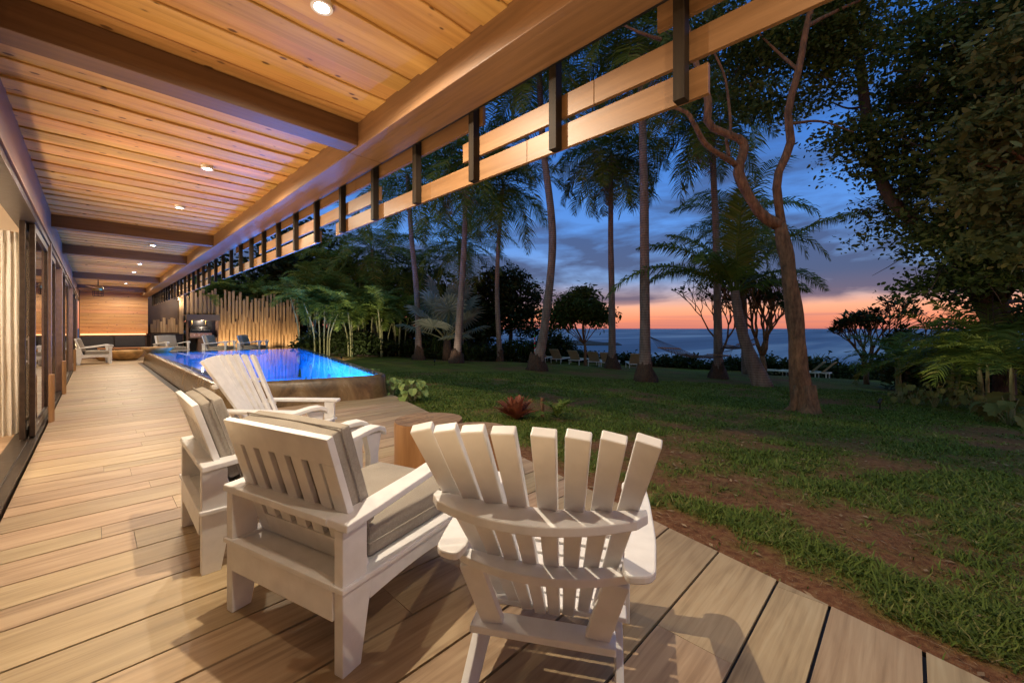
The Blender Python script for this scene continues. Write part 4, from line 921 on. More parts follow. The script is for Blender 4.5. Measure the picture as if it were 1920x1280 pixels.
def hammock(A, B, sag, wdt, lab, bars=True):
    A, B = Vector(A), Vector(B); r = empty('hammock', A, 0, lab, 'hammock', 'rope hammocks between the palms'); t = (B-A); sd = Vector((-t.y, t.x, 0)).normalized()*wdt/2
    def pt(q, s): p = t*q; p.z -= sag*4*q*(1-q); return p+sd*s*min(1, 1)
    m = MB()
    for s in np.linspace(-1, 1, 9): m.tube([pt(q, s) for q in np.linspace(.2, .8, 13)], .007, 5)
    for q in np.linspace(.2, .8, 22): m.tube([pt(q, s)+Vector((0, 0, -.05*(1-s*s))) for s in np.linspace(-1, 1, 5)], .005, 4)
    m.build('net', M['rope'], r)
    for q, e in ((.2, 0), (.8, 1)):
        MB().tube([pt(q, -1.08), pt(q, 1.08)], .018, 8).build('spreader_bar', M['farwood'], r)
        c = MB()
        for s in np.linspace(-1, 1, 9): c.tube([t*e, pt(q, s)], .004, 4)
        c.build('suspension_cord', M['rope'], r)
hammock(P(1219, 631, 12.4), P(1374, 655, 14.6), .42, .8, 'rope hammock slung between the thick centre palm and the next trunk')
hammock(P(1345, 640, 15.4), P(1416, 634, 13.5), .28, .7, 'smaller rope hammock behind the leaning young palm')
def candy(u, t, lab, h):
    p = gbase(u, t); m = MB(); n = 12
    r = empty('striped_stake', p, 0, lab, 'decoration', 'striped garden stakes')
    for k in range(n): m.tube([(0, 0, h*k/n), (0, 0, h*(k+1)/n)], .028, 8, mi=[0, 1, 0, 2][k % 4])
    m.build('stake', [M['red'], M['white'], M['green']], r)
candy(1002.5, 19.2, 'red and green striped garden stake left of the leaning palm trunk', 1.35); candy(1010.5, 19.4, 'red and green striped garden stake close against the leaning palm trunk', 1.35)
o = MB(); o.lathe([(0.10, 0), (.13, .18), (.10, .4), (.05, .46)], n=12); o.lathe([(0.05, .45), (.085, .53), (.06, .62), (.01, .72)], n=12, mi=1)
o = o.build('garden_ornament', [M['red'], M['white']], smooth=True); o.location = gbase(1005, 18.9); tag(o, 'small red and white garden figure beside the striped stakes', 'ornament')
bl = empty('path_light', gbase(1017, 6.35), 0, 'short brown cylindrical garden light between bronze plant and fern', 'garden light')
MB().lathe([(.032, 0), (.032, .26), (.036, .262), (.036, .30), (.005, .31)], n=16).build('stem', M['bark'], bl, smooth=False)
MB().lathe([(.030, .255), (.030, .262)], n=16).build('collar', M['black'], bl)

# -- small plants
def star_plant(name, p, n, L, wd_, mat, lab, cat='plant', e0=80, e1=15, droop=50, seed=1, group=None):
    rs = np.random.default_rng(seed); V = []; F4 = []; k = 0; S = 6
    for i in range(n):
        az = rs.random()*2*PI; el = rad(e0+(e1-e0)*(i/n)+rs.normal()*8); l_ = L*(0.7+0.45*rs.random()); pos = np.array([0.03*math.cos(az), .03*math.sin(az), 0.0]); h = np.array([math.cos(az), math.sin(az), 0]); s = np.array([-math.sin(az), math.cos(az), 0])
        for j in range(S+1):
            q = j/S; a = el-rad(droop)*q**1.5; ww = wd_*math.sin(PI*min(1, q*0.86+.10))**0.8/2+.0005
            V += [pos-s*ww+np.array([0, 0, ww*.5]), pos, pos+s*ww+np.array([0, 0, ww*.5])]
            pos = pos+(h*math.cos(a)+np.array([0, 0, math.sin(a)]))*l_/S
        for j in range(S): b = k+j*3; F4 += [(b, b+1, b+4, b+3), (b+1, b+2, b+5, b+4)]
        k += (S+1)*3
    r = empty(name, p, 0, lab, cat, group); nmesh('leaves', np.array(V), [np.array(F4)], mat, r, smooth=True)
    return r
star_plant('bromeliad', gbase(968, 6.15), 60, 0.36, .085, M['bromel'], 'reddish bronze spiky rosette plant on the lawn behind the log stools', e0=90, e1=28, droop=25, seed=3)
def broad_leaf(name, p, leaves, lab, mat, stemmat=None, seed=1, cat='plant', notch=True, group=None):
    """leaves: list of (dx, dy, dz, size, az, tilt) heart shaped blades on stalks"""
    r = empty(name, p, 0, lab, cat, group); m = MB(); st = MB(); rs = random.Random(seed)
    for (dx, dy, dz, s, az, tilt) in leaves:
        c = Vector((dx, dy, dz)); rot = Matrix.Rotation(az, 3, 'Z') @ Matrix.Rotation(tilt, 3, 'Y'); N = 28; vs_ = [c]
        for i in range(N):
            a = 2*PI*i/N; rr = s*(0.62+0.38*math.cos(a))**0.7*(0.92 if not notch else (1.0 if i % 2 else 0.82)); rr = max(rr, s*.28)
            v = Vector((math.cos(a)*rr*1.05, math.sin(a)*rr*1.05, -0.45*(max(0, math.cos(a))*rr)**2/s+0.42*abs(math.sin(a))*rr)); vs_.append(c+rot @ v)
        m.add(vs_, [(0, 1+i, 1+(i+1) % N) for i in range(N)])
        st.tube(spline([(dx*.02, dy*.02, -.04), (dx*.5, dy*.5, dz*.6), (dx, dy, dz)], 6), .006*max(1, s*5), 6)
    m.build('leaves', mat, r, smooth=False); st.build('stems', stemmat or M['cane'], r, smooth=True); return r
def leafset(n, rad_, h0, h1, s0, s1, seed, tilt=(0.1, 1.0)):
    rs = random.Random(seed); out = []
    for i in range(n):
        az = i*2.4+rs.uniform(-.3, .3); q = rs.uniform(.25, 1); out.append((rad_*q*math.cos(az), rad_*q*math.sin(az), rs.uniform(h0, h1), rs.uniform(s0, s1), az, rs.uniform(*tilt)))
    return out
broad_leaf('climbing_aroid', gbase(775, 7.6), leafset(40, .30, .06, .40, .05, .11, 4), 'bright green split leaf plant at the pool corner, largest one', M['pothos'], group='bright leafy plants by the pool')
broad_leaf('climbing_aroid', gbase(735, 8.2), leafset(24, .24, .08, .38, .045, .085, 5), 'bright green leafy plant between the two others by the pool corner', M['pothos'], group='bright leafy plants by the pool')
broad_leaf('climbing_aroid', gbase(694, 9.6), leafset(26, .30, .15, .42, .06, .10, 6), 'bright green leafy plant peeking over the pool rim, farthest of three', M['pothos'], group='bright leafy plants by the pool')
def mini_palm(u, t, h, nf, L, lab, mat, seed, name='young_palm', group=None, canes=1, ll=.16, e0=70, e1=10, lw=.022, spread=.0, cr=.02):
    p = gbase(u, t); r = empty(name, p, 0, lab, 'palm', group); rs = random.Random(seed); st = MB(); parts = []
    for c in range(canes):
        a = rs.uniform(0, 2*PI); b = Vector((spread*math.cos(a), spread*math.sin(a), 0))*rs.uniform(.2, 1); hh = h*rs.uniform(.7, 1.08); tp = b*rs.uniform(1.4, 2.6)+Vector((0, 0, hh))
        if hh > .08: st.tube(spline([b-Vector((0, 0, .1)), b*1.2+Vector((0, 0, hh*.5)), tp], 8), [cr*(1.15-.4*i/8) for i in range(9)], 8)
        for i in range(nf):
            q = i/max(1, nf-1); parts.append(frond(tuple(tp), i*2.4+rs.uniform(-.4, .4)+c, rad(e0+(e1-e0)*q+rs.uniform(-8, 8)), L*rs.uniform(.75, 1.1), rad(rs.uniform(55, 105)), 26, ll, lw, .45, seed=seed*50+c*20+i, rach=.012*L**.5, flat=.3))
    V, F = merge(parts); nmesh('fronds', V, F, mat, r)
    if h > .1: st.build('canes', M['cane'], r, smooth=True)
    return r
mini_palm(1045, 6.1, .05, 6, .45, 'small green feathery fern like plant right of the short brown garden light', M['areca'], 11, 'fern', ll=.12, e0=80, e1=35, lw=.018)
# silver fan palm
def fan_palm(u, t, n, h, lab, seed):
    p = gbase(u, t); r = empty('fan_palm', p, 0, lab, 'palm'); rs = random.Random(seed); V = []; F = []; st = MB(); k = 0
    st2 = MB().tube([(0, 0, -.1), (0, 0, .5), (0, 0, .95)], [.24, .2, .16], 12, wob=.2); st2.build('trunk', M['palmroot'], r, smooth=True)
    for i in range(n):
        az = i*2.4+rs.uniform(-.3, .3); el = rad(82-78*(i/n)+rs.uniform(-8, 8)); L = rs.uniform(1.3, 1.9)*(1 if i > 2 else 1.25); R_ = rs.uniform(.85, 1.15)
        d = Vector((math.cos(az)*math.cos(el), math.sin(az)*math.cos(el), math.sin(el))); base = Vector((0, 0, .9)); c = base+d*L; st.tube(spline([base, base+d*L*.5+Vector((0, 0, .08)), c], 6), [.03, .028, .026, .024, .022, .02, .018], 6)
        side = d.cross(Vector((0, 0, 1))).normalized(); up = side.cross(d); N = 34
        for j in range(N):
            a = (j/(N-1)-.5)*rad(300); q = d*math.cos(a)+side*math.sin(a); nn = (up*.5).normalized(); rr = R_*(.72+.28*math.cos(a*.5))*rs.uniform(.94, 1.04); w_ = R_*.042; sdv = q.cross(up).normalized()
            m1 = c+q*rr*.6+up*(.10*R_); e = c+q*rr+up*(.02*R_)-Vector((0, 0, .1*R_)); off = up*(.02 if j % 2 else -.02)
            V += [c, m1+sdv*w_+off, e, m1-sdv*w_-off]; F.append((k, k+1, k+2, k+3)); k += 4
    nmesh('fan_leaves', np.array([tuple(v) for v in V]), [np.array(F)], M['silver'], r); st.build('petioles', M['cane'], r, smooth=True)
fan_palm(838, 18.6, 17, 1, 'silvery fan palm with round pleated leaves between the left palm trunks', 3)

# -- broadleaf trees
def tree(name, base, trunk, blobs, nleaf, size, mat, lab, cl=.35, per=40, bm='bark', r0=.15, limbs=10, shell=.5, droop=0.0, aspect=.45, group=None, cat='tree', upb=.3, extra=None, twigs=0):
    base = Vector(base); r = empty(name, base, 0, lab, cat, group); m = MB()
    if trunk: branchy(m, [Vector(q)-base for q in trunk], r0, r0*.55, 12)
    bl_ = [(tuple(Vector(c)-base), rr) for c, rr in blobs]; C, cents = crown_points(bl_, nleaf, cl, per, shell)
    top = Vector(trunk[-1])-base if trunk else Vector((0, 0, 0)); idx = rng.permutation(len(cents))[:limbs]
    for i in idx:
        e = Vector(cents[i]); mid = (top+e)/2+Vector(rng.normal(size=3)*.12)*(e-top).length*.4; branchy(m, [top-Vector((0, 0, .1)), mid, e], r0*.32, .012, 6, 8)
    if extra: extra(m, base)
    for c in cents[rng.permutation(len(cents))[:twigs]]:
        c = Vector(c)
        for q in range(3): a = c+Vector(rng.normal(size=3)*.32); m.tube([c, (a+c)/2+Vector(rng.normal(size=3)*.04), a], [.012, .008, .004], 5)
    if m.v: m.build('trunk', M[bm], r, smooth=True)
    V, F = leaf_arrays(C, size, upb, aspect, droop); nmesh('crown', V, [F], mat, r); return r
# round dark tree left of centre, mango tree, hedges
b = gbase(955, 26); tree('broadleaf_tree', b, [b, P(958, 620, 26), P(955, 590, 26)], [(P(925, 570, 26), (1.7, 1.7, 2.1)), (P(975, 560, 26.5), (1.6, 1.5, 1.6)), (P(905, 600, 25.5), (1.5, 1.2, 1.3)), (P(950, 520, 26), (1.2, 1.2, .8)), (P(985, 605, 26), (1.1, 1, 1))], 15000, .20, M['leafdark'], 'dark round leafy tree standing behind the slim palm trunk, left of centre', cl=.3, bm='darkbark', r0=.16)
b = gbase(1097, 20.5); tree('mango_tree', b, [b, P(1097, 650, 20.5), P(1095, 641, 20.5)], [(P(1085, 575, 20.5), (1.25, 1.2, .75)), (P(1053, 592, 20.5), (.85, .9, .6)), (P(1120, 590, 20.5), (.7, .8, .6)), (P(1088, 552, 20.5), (.7, .7, .4))], 9000, .20, M['leafmid'], 'small round mango tree with dark canopy beside the sun loungers', cl=.2, r0=.085, limbs=16, droop=.5, aspect=.28, bm='bark')
def hedge(u0, u1, t, h, lab, mat='leafdark', n=7000, size=.16, cl=.22, spike=0, name='hedge', tb=None):
    c = gbase((u0+u1)/2, t); r = empty(name, c, 0, lab, 'hedge'); blobs = []
    k = max(3, int((u1-u0)/18))
    for i in range(k):
        u = u0+(u1-u0)*(i+.5)/k; tt = t+rng.uniform(-.3, .5); hh = (h(u) if callable(h) else h)*rng.uniform(.8, 1.15); p = gbase(u, tt); w_ = (u1-u0)/k/FPX*tt*.95
        blobs.append((tuple(p+Vector((0, 0, hh*.45))-c), (w_, .7, hh*.55)))
    C, _ = crown_points(blobs, n, cl, 40, .3); V, F = leaf_arrays(C, size, .3); nmesh('foliage', V, [F], M[mat], r)
    st = MB()
    for cc, rr in blobs: st.tube([(cc[0], cc[1], gz(cc[0]+c.x, cc[1]+c.y)-c.z-.05), (cc[0], cc[1], cc[2])], .03, 6)
    if st.v:
        bs_ = sorted(blobs, key=lambda q: (q[0][0]*FY-q[0][1]*FX)); st.tube([(q[0][0], q[0][1], gz(q[0][0]+c.x, q[0][1]+c.y)-c.z+.02) for q in bs_ for _ in (0,)], .04, 6)
        st.build('stems', M['darkbark'], r)
    if spike:
        V = []; F = []
        for i in range(spike):
            u = rng.uniform(u0, u1); p = gbase(u, t+rng.uniform(-.5, .3))-c; az = rng.uniform(0, 2*PI); hh = (h(u) if callable(h) else h); L = rng.uniform(.5, 1.15)*hh; d = Vector((math.cos(az)*.35, math.sin(az)*.35, 1)).normalized(); s = Vector((-math.sin(az), math.cos(az), 0))*.035; q = p+Vector((0, 0, hh*.35))
            b0 = len(V); V += [tuple(q-s*.6), tuple(q+s*.6), tuple(q+d*L*.55+s), tuple(q+d*L*.55-s), tuple(q+d*L*.9+Vector((math.cos(az), math.sin(az), -.35))*.25*L)]; F.append((b0, b0+1, b0+2, b0+3)); 
            F.append((b0+3, b0+2, b0+4, b0+4))
        V = np.array(V); F = np.array(F); nmesh('blades', V, [F[0::2], F[1::2][:, :3]], M['leafmid'], r)
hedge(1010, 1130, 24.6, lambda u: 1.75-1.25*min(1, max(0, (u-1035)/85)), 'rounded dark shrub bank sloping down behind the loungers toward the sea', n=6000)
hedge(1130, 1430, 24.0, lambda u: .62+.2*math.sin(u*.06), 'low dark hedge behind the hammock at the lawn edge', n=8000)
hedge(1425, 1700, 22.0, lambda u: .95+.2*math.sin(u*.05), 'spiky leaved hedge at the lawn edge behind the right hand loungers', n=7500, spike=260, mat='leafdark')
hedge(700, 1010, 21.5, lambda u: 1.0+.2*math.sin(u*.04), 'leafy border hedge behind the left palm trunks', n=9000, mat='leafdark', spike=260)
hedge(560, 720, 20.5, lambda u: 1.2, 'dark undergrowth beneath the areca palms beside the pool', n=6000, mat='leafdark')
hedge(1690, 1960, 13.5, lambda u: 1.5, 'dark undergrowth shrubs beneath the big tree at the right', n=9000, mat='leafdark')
# rocks in the sea
for i, (u, v, t, s) in enumerate(((1085, 641, 150, 4.5), (1102, 643, 140, 3.0), (1128, 643, 142, 3.6), (1070, 644, 145, 3.2))):
    m = MB(); m.lathe([(1.0, 0), (.95, .22), (.7, .42), (.35, .52), (.02, .55)], n=16); m.v = [tuple(Vector((v[0]*2.2*s, v[1]*s, v[2]*s*.6))*(1+.35*mnoise.noise(Vector(v)*2.4+Vector((i, 0, 0))))) for v in m.v]
    o = m.build('sea_rock', M['rock'], smooth=True); p = W(t, (u-960)/FPX*t, -4.6); o.location = p; o.rotation_euler = (0, 0, -YAW); tag(o, 'dark low rock rising from the sea, '+['broadest one behind the mango trunk', 'between its neighbours right of the mango trunk', 'rightmost toward the slim palm', 'leftmost of the group'][i], 'rock', 'dark rocks in the sea')

# -- coconut palms
def PP(u, v, t): return P(u, v, t)
def gb(u, t): return gbase(u, t)
palm(gb(785, 18.2), [PP(782, 560, 18.2), PP(772, 450, 18.2)], PP(764, 330, 18.2), .17, .11, 22, 3.2, 'coconut palm at left with straight pale trunk, leftmost of the tall ones', 1)
palm(gb(856, 16.6), [PP(864, 560, 16.6), PP(871, 440, 16.6)], PP(872, 300, 16.6), .19, .11, 22, 3.0, 'coconut palm with ringed trunk leaning right in front of the silver fan palm', 2)
palm(gb(938, 18.4), [PP(932, 560, 18.4), PP(935, 450, 18.4)], PP(944, 345, 18.4), .15, .085, 22, 2.9, 'slim curved coconut palm in front of the dark round tree', 3, flare=1.3)
palm(gb(1006, 14.4), [PP(1024, 590, 14.4), PP(1036, 440, 14.4), PP(1018, 270, 14.4)], PP(1010, 120, 14.4), .21, .12, 22, 2.8, 'coconut palm with bulging dark root base leaning right beside the striped stakes', 4)
palm(gb(1148, 17.0), [PP(1147, 560, 17), PP(1145, 430, 17)], PP(1146, 292, 17), .19, .105, 24, 2.7, 'slim straight coconut palm whose full crown shows just below the slats', 5, droopk=1.15)
palm(gb(1210, 12.4), [PP(1209, 560, 12.4), PP(1208, 400, 12.4), PP(1205, 240, 12.4)], PP(1200, 70, 12.4), .20, .12, 22, 2.6, 'thickest centre coconut palm with big root ball, tied to the hammock', 6)
palm(gb(1347, 14.8), [PP(1345, 560, 14.8), PP(1341, 400, 14.8)], PP(1332, 215, 14.8), .19, .11, 22, 2.7, 'coconut palm behind the hammock end, left of the leaning young palm', 7)
palm(gb(1398, 18.5), [PP(1394, 560, 18.5)], PP(1386, 420, 18.5), .20, .12, 20, 3.2, 'farther coconut palm rising directly behind the leaning young palm', 8, flare=1.1)
palm(gb(700, 25.5), [PP(700, 560, 25.5)], PP(698, 470, 25.5), .2, .12, 20, 3.8, 'dark coconut palm far back, left of the tall pale trunk', 9, flare=1.1)
palm(gb(866, 24.5), [PP(864, 560, 24.5)], PP(862, 455, 24.5), .2, .12, 22, 3.6, 'dark coconut palm crown behind the ringed leaning trunk', 10, flare=1.1)
palm(gb(628, 27.0), [PP(628, 560, 27)], PP(625, 500, 27), .2, .12, 20, 3.6, 'dark coconut palm far back above the areca palms', 13, flare=1.1)
palm(gb(770, 28), [PP(770, 560, 28)], PP(775, 500, 28), .2, .12, 20, 3.6, 'dark coconut palm crown behind the leftmost pale trunk', 14, flare=1.1)
# leaning young coconut with large separate fronds
yb = gb(1432, 12.7)
yp = empty('young_coconut_palm', yb, 0, 'leaning young coconut palm with huge arching fronds right of centre', 'palm tree')
ytop = PP(1378, 545, 12.7)
pts = spline([yb-Vector((0, 0, .1)), PP(1402, 655, 12.7), PP(1386, 600, 12.7), ytop], 20)
MB().tube([p-yb for p in pts], [.30-.10*min(1, i/7)-.004*i for i in range(21)], 14, wob=.08).build('trunk', M['palmbark'], yp, smooth=True)
def lat_az(sgn_, dep=0.0):                                       # azimuth for a frond heading along +-lateral with a depth component
    v = W(dep, sgn_, 0); return math.atan2(v.y, v.x)
YF = [(lat_az(-1, -.1), 40, 4.7, 92), (lat_az(1, -.2), 60, 4.8, 62), (lat_az(1, .3), 40, 4.0, 80), (lat_az(-1, .2), 62, 3.6, 75), (lat_az(-.25, -1), 84, 3.5, 30), (lat_az(1, .5), 66, 3.6, 70), (lat_az(-.6, .8), 72, 3.4, 60), (lat_az(1, .1), 30, 2.6, 60), (lat_az(-1, -.8), 55, 3.2, 90), (lat_az(-1, .9), 48, 3.2, 80), (lat_az(.5, .2), 78, 3.3, 55)]
for i, (az, el, L, dr) in enumerate(YF):
    V, F = frond(tuple(ytop-yb+Vector((0, 0, -.1))), az, rad(el), L, rad(dr), 84, .74, .042, .95 if i != 4 else .15, seed=700+i, rach=.035); nmesh('frond', V, F, M['palmleaf'], yp)
# areca palms
AR = [(578, 21.0, 3.4), (606, 20.2, 2.6), (636, 21.2, 3.1), (662, 20.2, 2.3), (690, 21.4, 2.8), (718, 20.6, 2.2), (745, 21.8, 2.6), (600, 23.5, 4.0), (650, 24, 4.0), (705, 24.5, 3.6)]
AL = ['beside the right end of the pole fence, leftmost', 'short and bright, second from the pole fence', 'tall, third from the pole fence', 'shorter, above the pool corner edge', 'mid height, left of the pale palm trunk', 'low, nearest the leftmost pale trunk', 'right beside the leftmost pale trunk', 'back row, tallest on the left', 'back row centre', 'back row right']
for (u, t, h), lab in zip(AR, AL): mini_palm(u, t, h, 8, 1.7, 'areca palm clump with pale canes, '+lab, M['areca'], int(u), 'areca_palm', 'areca palms beside the pool', canes=5, ll=.5, spread=.55, cr=.035, lw=.05, e0=78, e1=15)
for j, (u, Y, h) in enumerate(((385, 28.3, 3.5), (430, 28.6, 3.3), (478, 28.4, 3.6), (520, 28.8, 3.4), (550, 29, 3.9))):
    q = at_Y(u, Y); l0 = q-Vector((0, 0, .05)); rr = mini_palm(u, 20, h, 10, 1.6, 'areca palm rising behind the pole fence, '+['far left', 'second from left', 'centre', 'second from right', 'far right'][j], M['areca'], 900+j, 'areca_palm', 'areca palms behind the pole fence', canes=4, ll=.45, spread=.5, cr=.035, lw=.05, e0=80, e1=5); rr.location = l0
# dark background trees at left
BT = [((600, 520), 30, (5, 4, 2.6)), ((560, 480), 31, (3, 3, 2.8)), ((680, 540), 31, (4, 3, 2.6)), ((770, 560), 30, (3.4, 3, 2.3)), ((860, 580), 29, (2.6, 3, 2)), ((480, 540), 34, (5, 3, 3.0)), ((410, 545), 34, (3.4, 3, 2.4))]
BLB = ['behind the areca palms beside the pool', 'tallest, just right of the low slat end', 'behind the palms left of the pale trunk', 'behind the silver fan palm', 'between fan palm and slim curved trunk', 'behind the middle of the pole fence', 'behind the left of the pole fence']
for ((u, v), t, rr), lab in zip(BT, BLB):
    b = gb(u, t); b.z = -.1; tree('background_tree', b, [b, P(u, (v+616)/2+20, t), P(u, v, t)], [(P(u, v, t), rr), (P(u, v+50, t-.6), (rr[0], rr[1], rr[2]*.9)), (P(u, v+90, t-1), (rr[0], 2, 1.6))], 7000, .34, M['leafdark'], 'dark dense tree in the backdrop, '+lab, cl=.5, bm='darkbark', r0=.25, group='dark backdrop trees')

# -- frangipani trees (bare forked branches with leaf rosettes)
def frangipani(u, t, top, spread, lab, seed, depth=5, r0=.09, s=.17):
    p = gbase(u, t); r = empty('frangipani_tree', p, 0, lab, 'tree', 'frangipani trees by the sea'); rs = random.Random(seed); m = MB(); tips = []
    def grow(a, d, L, r_, k):
        e = a+d*L; mid = (a+e)/2+Vector((rs.uniform(-.1, .1), rs.uniform(-.1, .1), rs.uniform(-.05, .08)))*L
        m.tube([a, mid, e], [r_, r_*.85, r_*.7], 7)
        if k == 0: tips.append((e, d)); return
        n = 3 if rs.random() < .38 else 2; a0 = rs.uniform(0, 2*PI); sd = d.cross(Vector((.3, .2, 1))).normalized(); up = sd.cross(d)
        for i in range(n):
            an = a0+2*PI*i/n; nd_ = (d+(sd*math.cos(an)+up*math.sin(an))*spread+Vector((0, 0, .2))).normalized(); grow(e, nd_, L*rs.uniform(.66, 1.02), r_*.70, k-1)
    h = top-p.z
    grow(Vector((0, 0, -.1)), Vector((.1, 0, 1)).normalized(), h*.22, r0, depth)
    sx = 1; zmax = max(e.z for e, d in tips); f = h/zmax*.97
    m.v = [(v[0]*f*1.15, v[1]*f*1.15, v[2]*f) for v in m.v]; m.build('trunk', M['bark'], r, smooth=True)
    V = []; F = []; k = 0
    for e, d in tips:
        e = Vector((e.x*f*1.15, e.y*f*1.15, e.z*f))
        for i in range(7):
            az = i*2.4+rs.random(); el = rs.uniform(-.5, .7); q = Vector((math.cos(az)*math.cos(el), math.sin(az)*math.cos(el), math.sin(el)+.15)); L = s*rs.uniform(.9, 1.5); sdv = q.cross(Vector((0, 0, 1))).normalized()*L*.18
            V += [tuple(e), tuple(e+q*L*.55+sdv), tuple(e+q*L), tuple(e+q*L*.55-sdv)]; F.append((k, k+1, k+2, k+3)); k += 4
    nmesh('crown', np.array(V), [np.array(F)], M['frangi'], r)
frangipani(1428, 16.5, P(0, 500, 16.5).z, .36, 'open frangipani tree with bare forked branches behind the young palm', 4, 6, .12, .24)
frangipani(1350, 19.0, P(0, 520, 19).z, .36, 'small frangipani tree with leaf rosettes left of the young palm trunk', 8, 5, .08, .26)
frangipani(1625, 15.5, P(0, 555, 15.5).z, .36, 'frangipani tree in front of the dark trees at the right', 12, 6, .11, .22)
frangipani(1690, 14.0, P(0, 600, 14).z, .36, 'frangipani tree farther right, merging into the dark big tree', 15, 5, .10, .22)

# -- the forked tree at the right and its canopy
T0 = 7.45
ft = empty('forked_tree', gb(1505, T0), 0, 'tall forked tree with warm lit trunk at the right of the lawn', 'tree'); fb = ft.location.copy()
m = MB(); m.tube([(0, 0, -.1), (0, 0, .02), (0, 0, .12), (0, 0, .3), (0, 0, .5)], [.34, .28, .225, .19, .17], 22, wob=.55, sd_=5)
def br(pts, r0, r1, seg=16, n=12): branchy(m, [Vector(p)-fb for p in pts], r0, r1, n, seg, .26, 3)
br([gb(1505, T0)-Vector((0, 0, .1)), P(1503, 745, T0), P(1497, 680, T0), P(1490, 600, T0), P(1476, 500, T0), P(1463, 420, T0)], .185, .105, 26, 16)
br([P(1466, 440, T0), P(1462, 400, T0), P(1457, 335, T0), P(1482, 270, T0), P(1478, 210, T0), P(1500, 120, T0), P(1512, 50, T0), P(1540, -60, T0)], .078, .05)
br([P(1464, 425, T0), P(1430, 405, T0), P(1400, 360, T0), P(1383, 320, T0), P(1395, 280, T0), P(1385, 260, T0), P(1330, 235, T0), P(1328, 190, T0), P(1310, 140, T0+.1), P(1290, 60, T0+.2), P(1250, -30, T0+.3)], .10, .05, 24)
br([P(1384, 312, T0), P(1350, 290, T0-.1), P(1320, 268, T0-.2), P(1300, 230, T0-.3), P(1275, 205, T0-.3), P(1180, 190, T0-.2)], .055, .03)
br([P(1366, 292, T0), P(1362, 255, T0+.2), P(1370, 235, T0+.2), P(1360, 150, T0+.3), P(1340, 100, T0+.4)], .035, .02)
br([P(1400, 355, T0), P(1386, 250, T0-.1), P(1370, 160, T0-.2), P(1330, 100, T0-.2)], .03, .015) if False else None
br([P(1240, 75, T0+.2), P(1200, 62, T0+.2), P(1165, 45, T0+.2)], .035, .02)
br([P(1484, 232, T0), P(1540, 228, T0+.3), P(1600, 248, T0+.6)], .028, .012)
br([P(1512, 50, T0), P(1570, 20, T0+.3), P(1640, -10, T0+.5)], .04, .02)
br([P(1495, 130, T0), P(1450, 90, T0+.4), P(1400, 40, T0+.6)], .03, .015)
m.build('trunk', M['bark'], ft, smooth=True)
blobs = []
for (u, v, t, rx, rz_) in ((1330, 60, 8.2, .9, .6), (1420, 90, 8.6, 1.0, .8), (1400, 190, 8.8, .6, .4), (1560, 110, 8.8, 1.0, .9), (1600, 260, 9.0, .8, .5), (1580, 10, 8.4, 1.1, .7), (1440, 210, 8.8, .5, .35), (1520, 60, 8.6, .9, .8), (1650, 300, 9.2, .8, .6), (1300, 170, 8.2, .4, .4), (1500, 200, 8.9, .45, .3)):
    blobs.append((tuple(P(u, v, t)-fb), (rx, rx, rz_)))
C, cents = crown_points(blobs, 24000, .19, 26, .2); V, F = leaf_arrays(C, .085, .2, .5); nmesh('crown', V, [F], M['leaf'], ft)
m = MB()
for c in cents[rng.permutation(len(cents))[:110]]:
    c = Vector(c); a = c+Vector(rng.normal(size=3)*.22); m.tube([c, (a+c)/2+Vector(rng.normal(size=3)*.05), a], [.005, .008, .011], 5)
m.build('twigs', M['darkbark'], ft)
# big dark tree filling the right edge
tb = gb(1880, 9.0)
bigb = [(P(1860, 60, 8.2), (1.8, 1.6, 1.3)), (P(1790, 190, 8.6), (1.5, 1.4, 1.1)), (P(1880, 260, 7.6), (1.3, 1.4, 1.2)), (P(1760, 330, 9.0), (1.2, 1.3, .8)), (P(1860, 400, 8.0), (1.5, 1.4, 1.0)), (P(1730, 430, 9.4), (1.1, 1.2, .6)), (P(1850, 510, 8.6), (1.5, 1.3, .8)), (P(1720, 60, 9.4), (1.1, 1.2, 1.0)),
        (P(1960, 150, 7.6), (1.5, 1.6, 1.8)), (P(1960, 420, 7.8), (1.3, 1.5, 1.6)), (P(1780, 540, 9.8), (1.0, 1.0, .5)), (P(1690, 380, 10.0), (.8, .9, .4)), (P(1680, 180, 9.6), (.8, .9, .7)), (P(1900, 600, 9.2), (1.3, 1.2, .7))]
def xtra(m, base):
    s = [Vector(p)-base for p in (P(1790, 470, 9.2), P(1720, 420, 9.3), P(1668, 370, 9.3), P(1640, 290, 9.3), P(1622, 200, 9.3), P(1610, 100, 9.3), P(1590, 40, 9.3), P(1540, 0, 9.0))]
    branchy(m, s, .14, .07, 12, 24); branchy(m, [Vector(P(1880, 640, 9))-base, Vector(P(1840, 560, 9.1))-base, s[0], s[1]], .2, .13, 12, 14)
    for a, b in (((1622, 200), (1555, 190)), ((1610, 130), (1555, 90)), ((1640, 290), (1560, 262)), ((1600, 60), (1660, 20)), ((1630, 240), (1700, 215))):
        branchy(m, [Vector(P(*a, 9.3))-base, Vector(P((a[0]+b[0])/2, (a[1]+b[1])/2+8, 9.4))-base, Vector(P(*b, 9.4))-base], .035, .012, 7, 8)
tree('dark_tree', tb, [tb, P(1885, 640, 9), P(1875, 560, 9)], bigb, 52000, .105, M['leaf'], 'huge dark leafy tree filling the right edge of the garden', cl=.21, per=55, bm='darkbark', r0=.2, limbs=26, shell=.25, extra=xtra, twigs=240)
tb2 = gb(1960, 6.6)
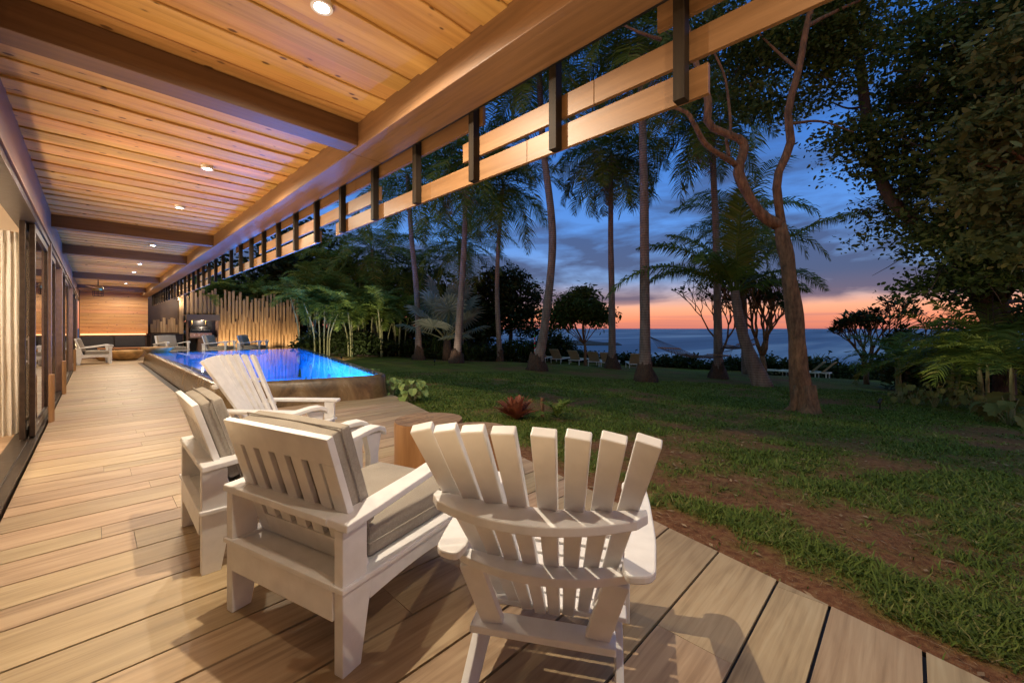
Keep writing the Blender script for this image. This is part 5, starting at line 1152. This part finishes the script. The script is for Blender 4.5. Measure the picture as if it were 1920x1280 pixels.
tree('yellow_green_tree', tb2, [tb2, P(1960, 500, 6.6), P(1950, 330, 6.6)], [(P(1890, 230, 6.6), (.7, .7, .5)), (P(1880, 360, 6.6), (.8, .7, .45)), (P(1900, 450, 6.7), (.8, .7, .35)), (P(1860, 280, 6.9), (.6, .6, .4)), (P(1905, 90, 6.6), (.6, .6, .5))], 6000, .115, M['leafwarm'], 'nearer tree with lighter yellow green leaves at the right edge', cl=.2, per=22, r0=.09, limbs=12, shell=.2)
# palms and plants under it
mini_palm(1850, 8.6, 1.4, 9, 1.6, 'feathery palm under the big tree at the right edge', M['palmleaf'], 61, 'areca_palm', 'palms under the big tree', canes=3, ll=.42, spread=.3, cr=.03, lw=.035)
mini_palm(1780, 9.6, 1.1, 8, 1.5, 'feathery palm under the big tree, left of the edge palm', M['palmleaf'], 62, 'areca_palm', 'palms under the big tree', canes=3, ll=.4, spread=.3, cr=.03, lw=.035)
mini_palm(1690, 11.6, 1.0, 9, 1.5, 'feathery palm between frangipani and big tree', M['palmleaf'], 63, 'areca_palm', 'palms under the big tree', canes=2, ll=.4, spread=.2, cr=.04, lw=.035)
mini_palm(1900, 7.4, 1.1, 8, 1.3, 'feathery palm at the right edge above the large round leaf plant', M['areca'], 64, 'areca_palm', 'palms under the big tree', canes=3, ll=.36, spread=.25, cr=.03, lw=.03)
broad_leaf('large_leaf_plant', gb(1893, 6.5), leafset(12, .34, .14, .46, .12, .22, 21, (.4, 1.1)), 'large round leaved plant low at the right edge of the lawn', M['leafwarm'])
for i, (u, t, s) in enumerate(((1715, 9.0, .34), (1752, 8.7, .42), (1788, 8.6, .36), (1825, 8.2, .40), (1690, 9.3, .28))):
    broad_leaf('stalky_plant', gb(u, t), leafset(16, .24, .4*s, 1.15*s+.1, .06, .11, 30+i, (.4, 1.2)), 'small stalky plant in the right soil bed, '+['second from its left end', 'third and tallest', 'fourth, in the middle of the bed', 'rightmost beside the large palm canes', 'leftmost and smallest'][i], M['leafwarm'], group='small plants in the right soil bed', seed=i)
# -- garden spotlights
def spike(u, t, target, e, lab, col=WARM, sp=70, z=.18):
    p = gb(u, t); r = empty('spike_light', p, 0, lab, 'garden light', 'small garden spike lights'); MB().tube([(0, 0, -.05), (0, 0, z-.04)], .01, 6).build('spike', M['black'], r)
    d = (Vector(target)-p).normalized(); MB().tube([Vector((0, 0, z))-d*.05, Vector((0, 0, z))+d*.05], .03, 12).build('head', M['black'], r)
    lamp('garden_beam', p+Vector((0, 0, z))+d*.08, e, col, .03, sp, target)
spike(640, 16.5, P(620, 560, 21), 420, 'small black spike light aimed at the areca palms left of centre', (1, .86, .6), 95)
spike(815, 15.2, P(838, 570, 18.6), 50, 'small black spike light added to brighten the silvery fan palm', (1, .86, .66), 95)  # beam and fixture added to lift the fan palm out of the dark
spike(1650, 8.0, P(1850, 420, 8.5), 60, 'small black spike light aimed into the big tree', (1, .85, .6), 110)
pass
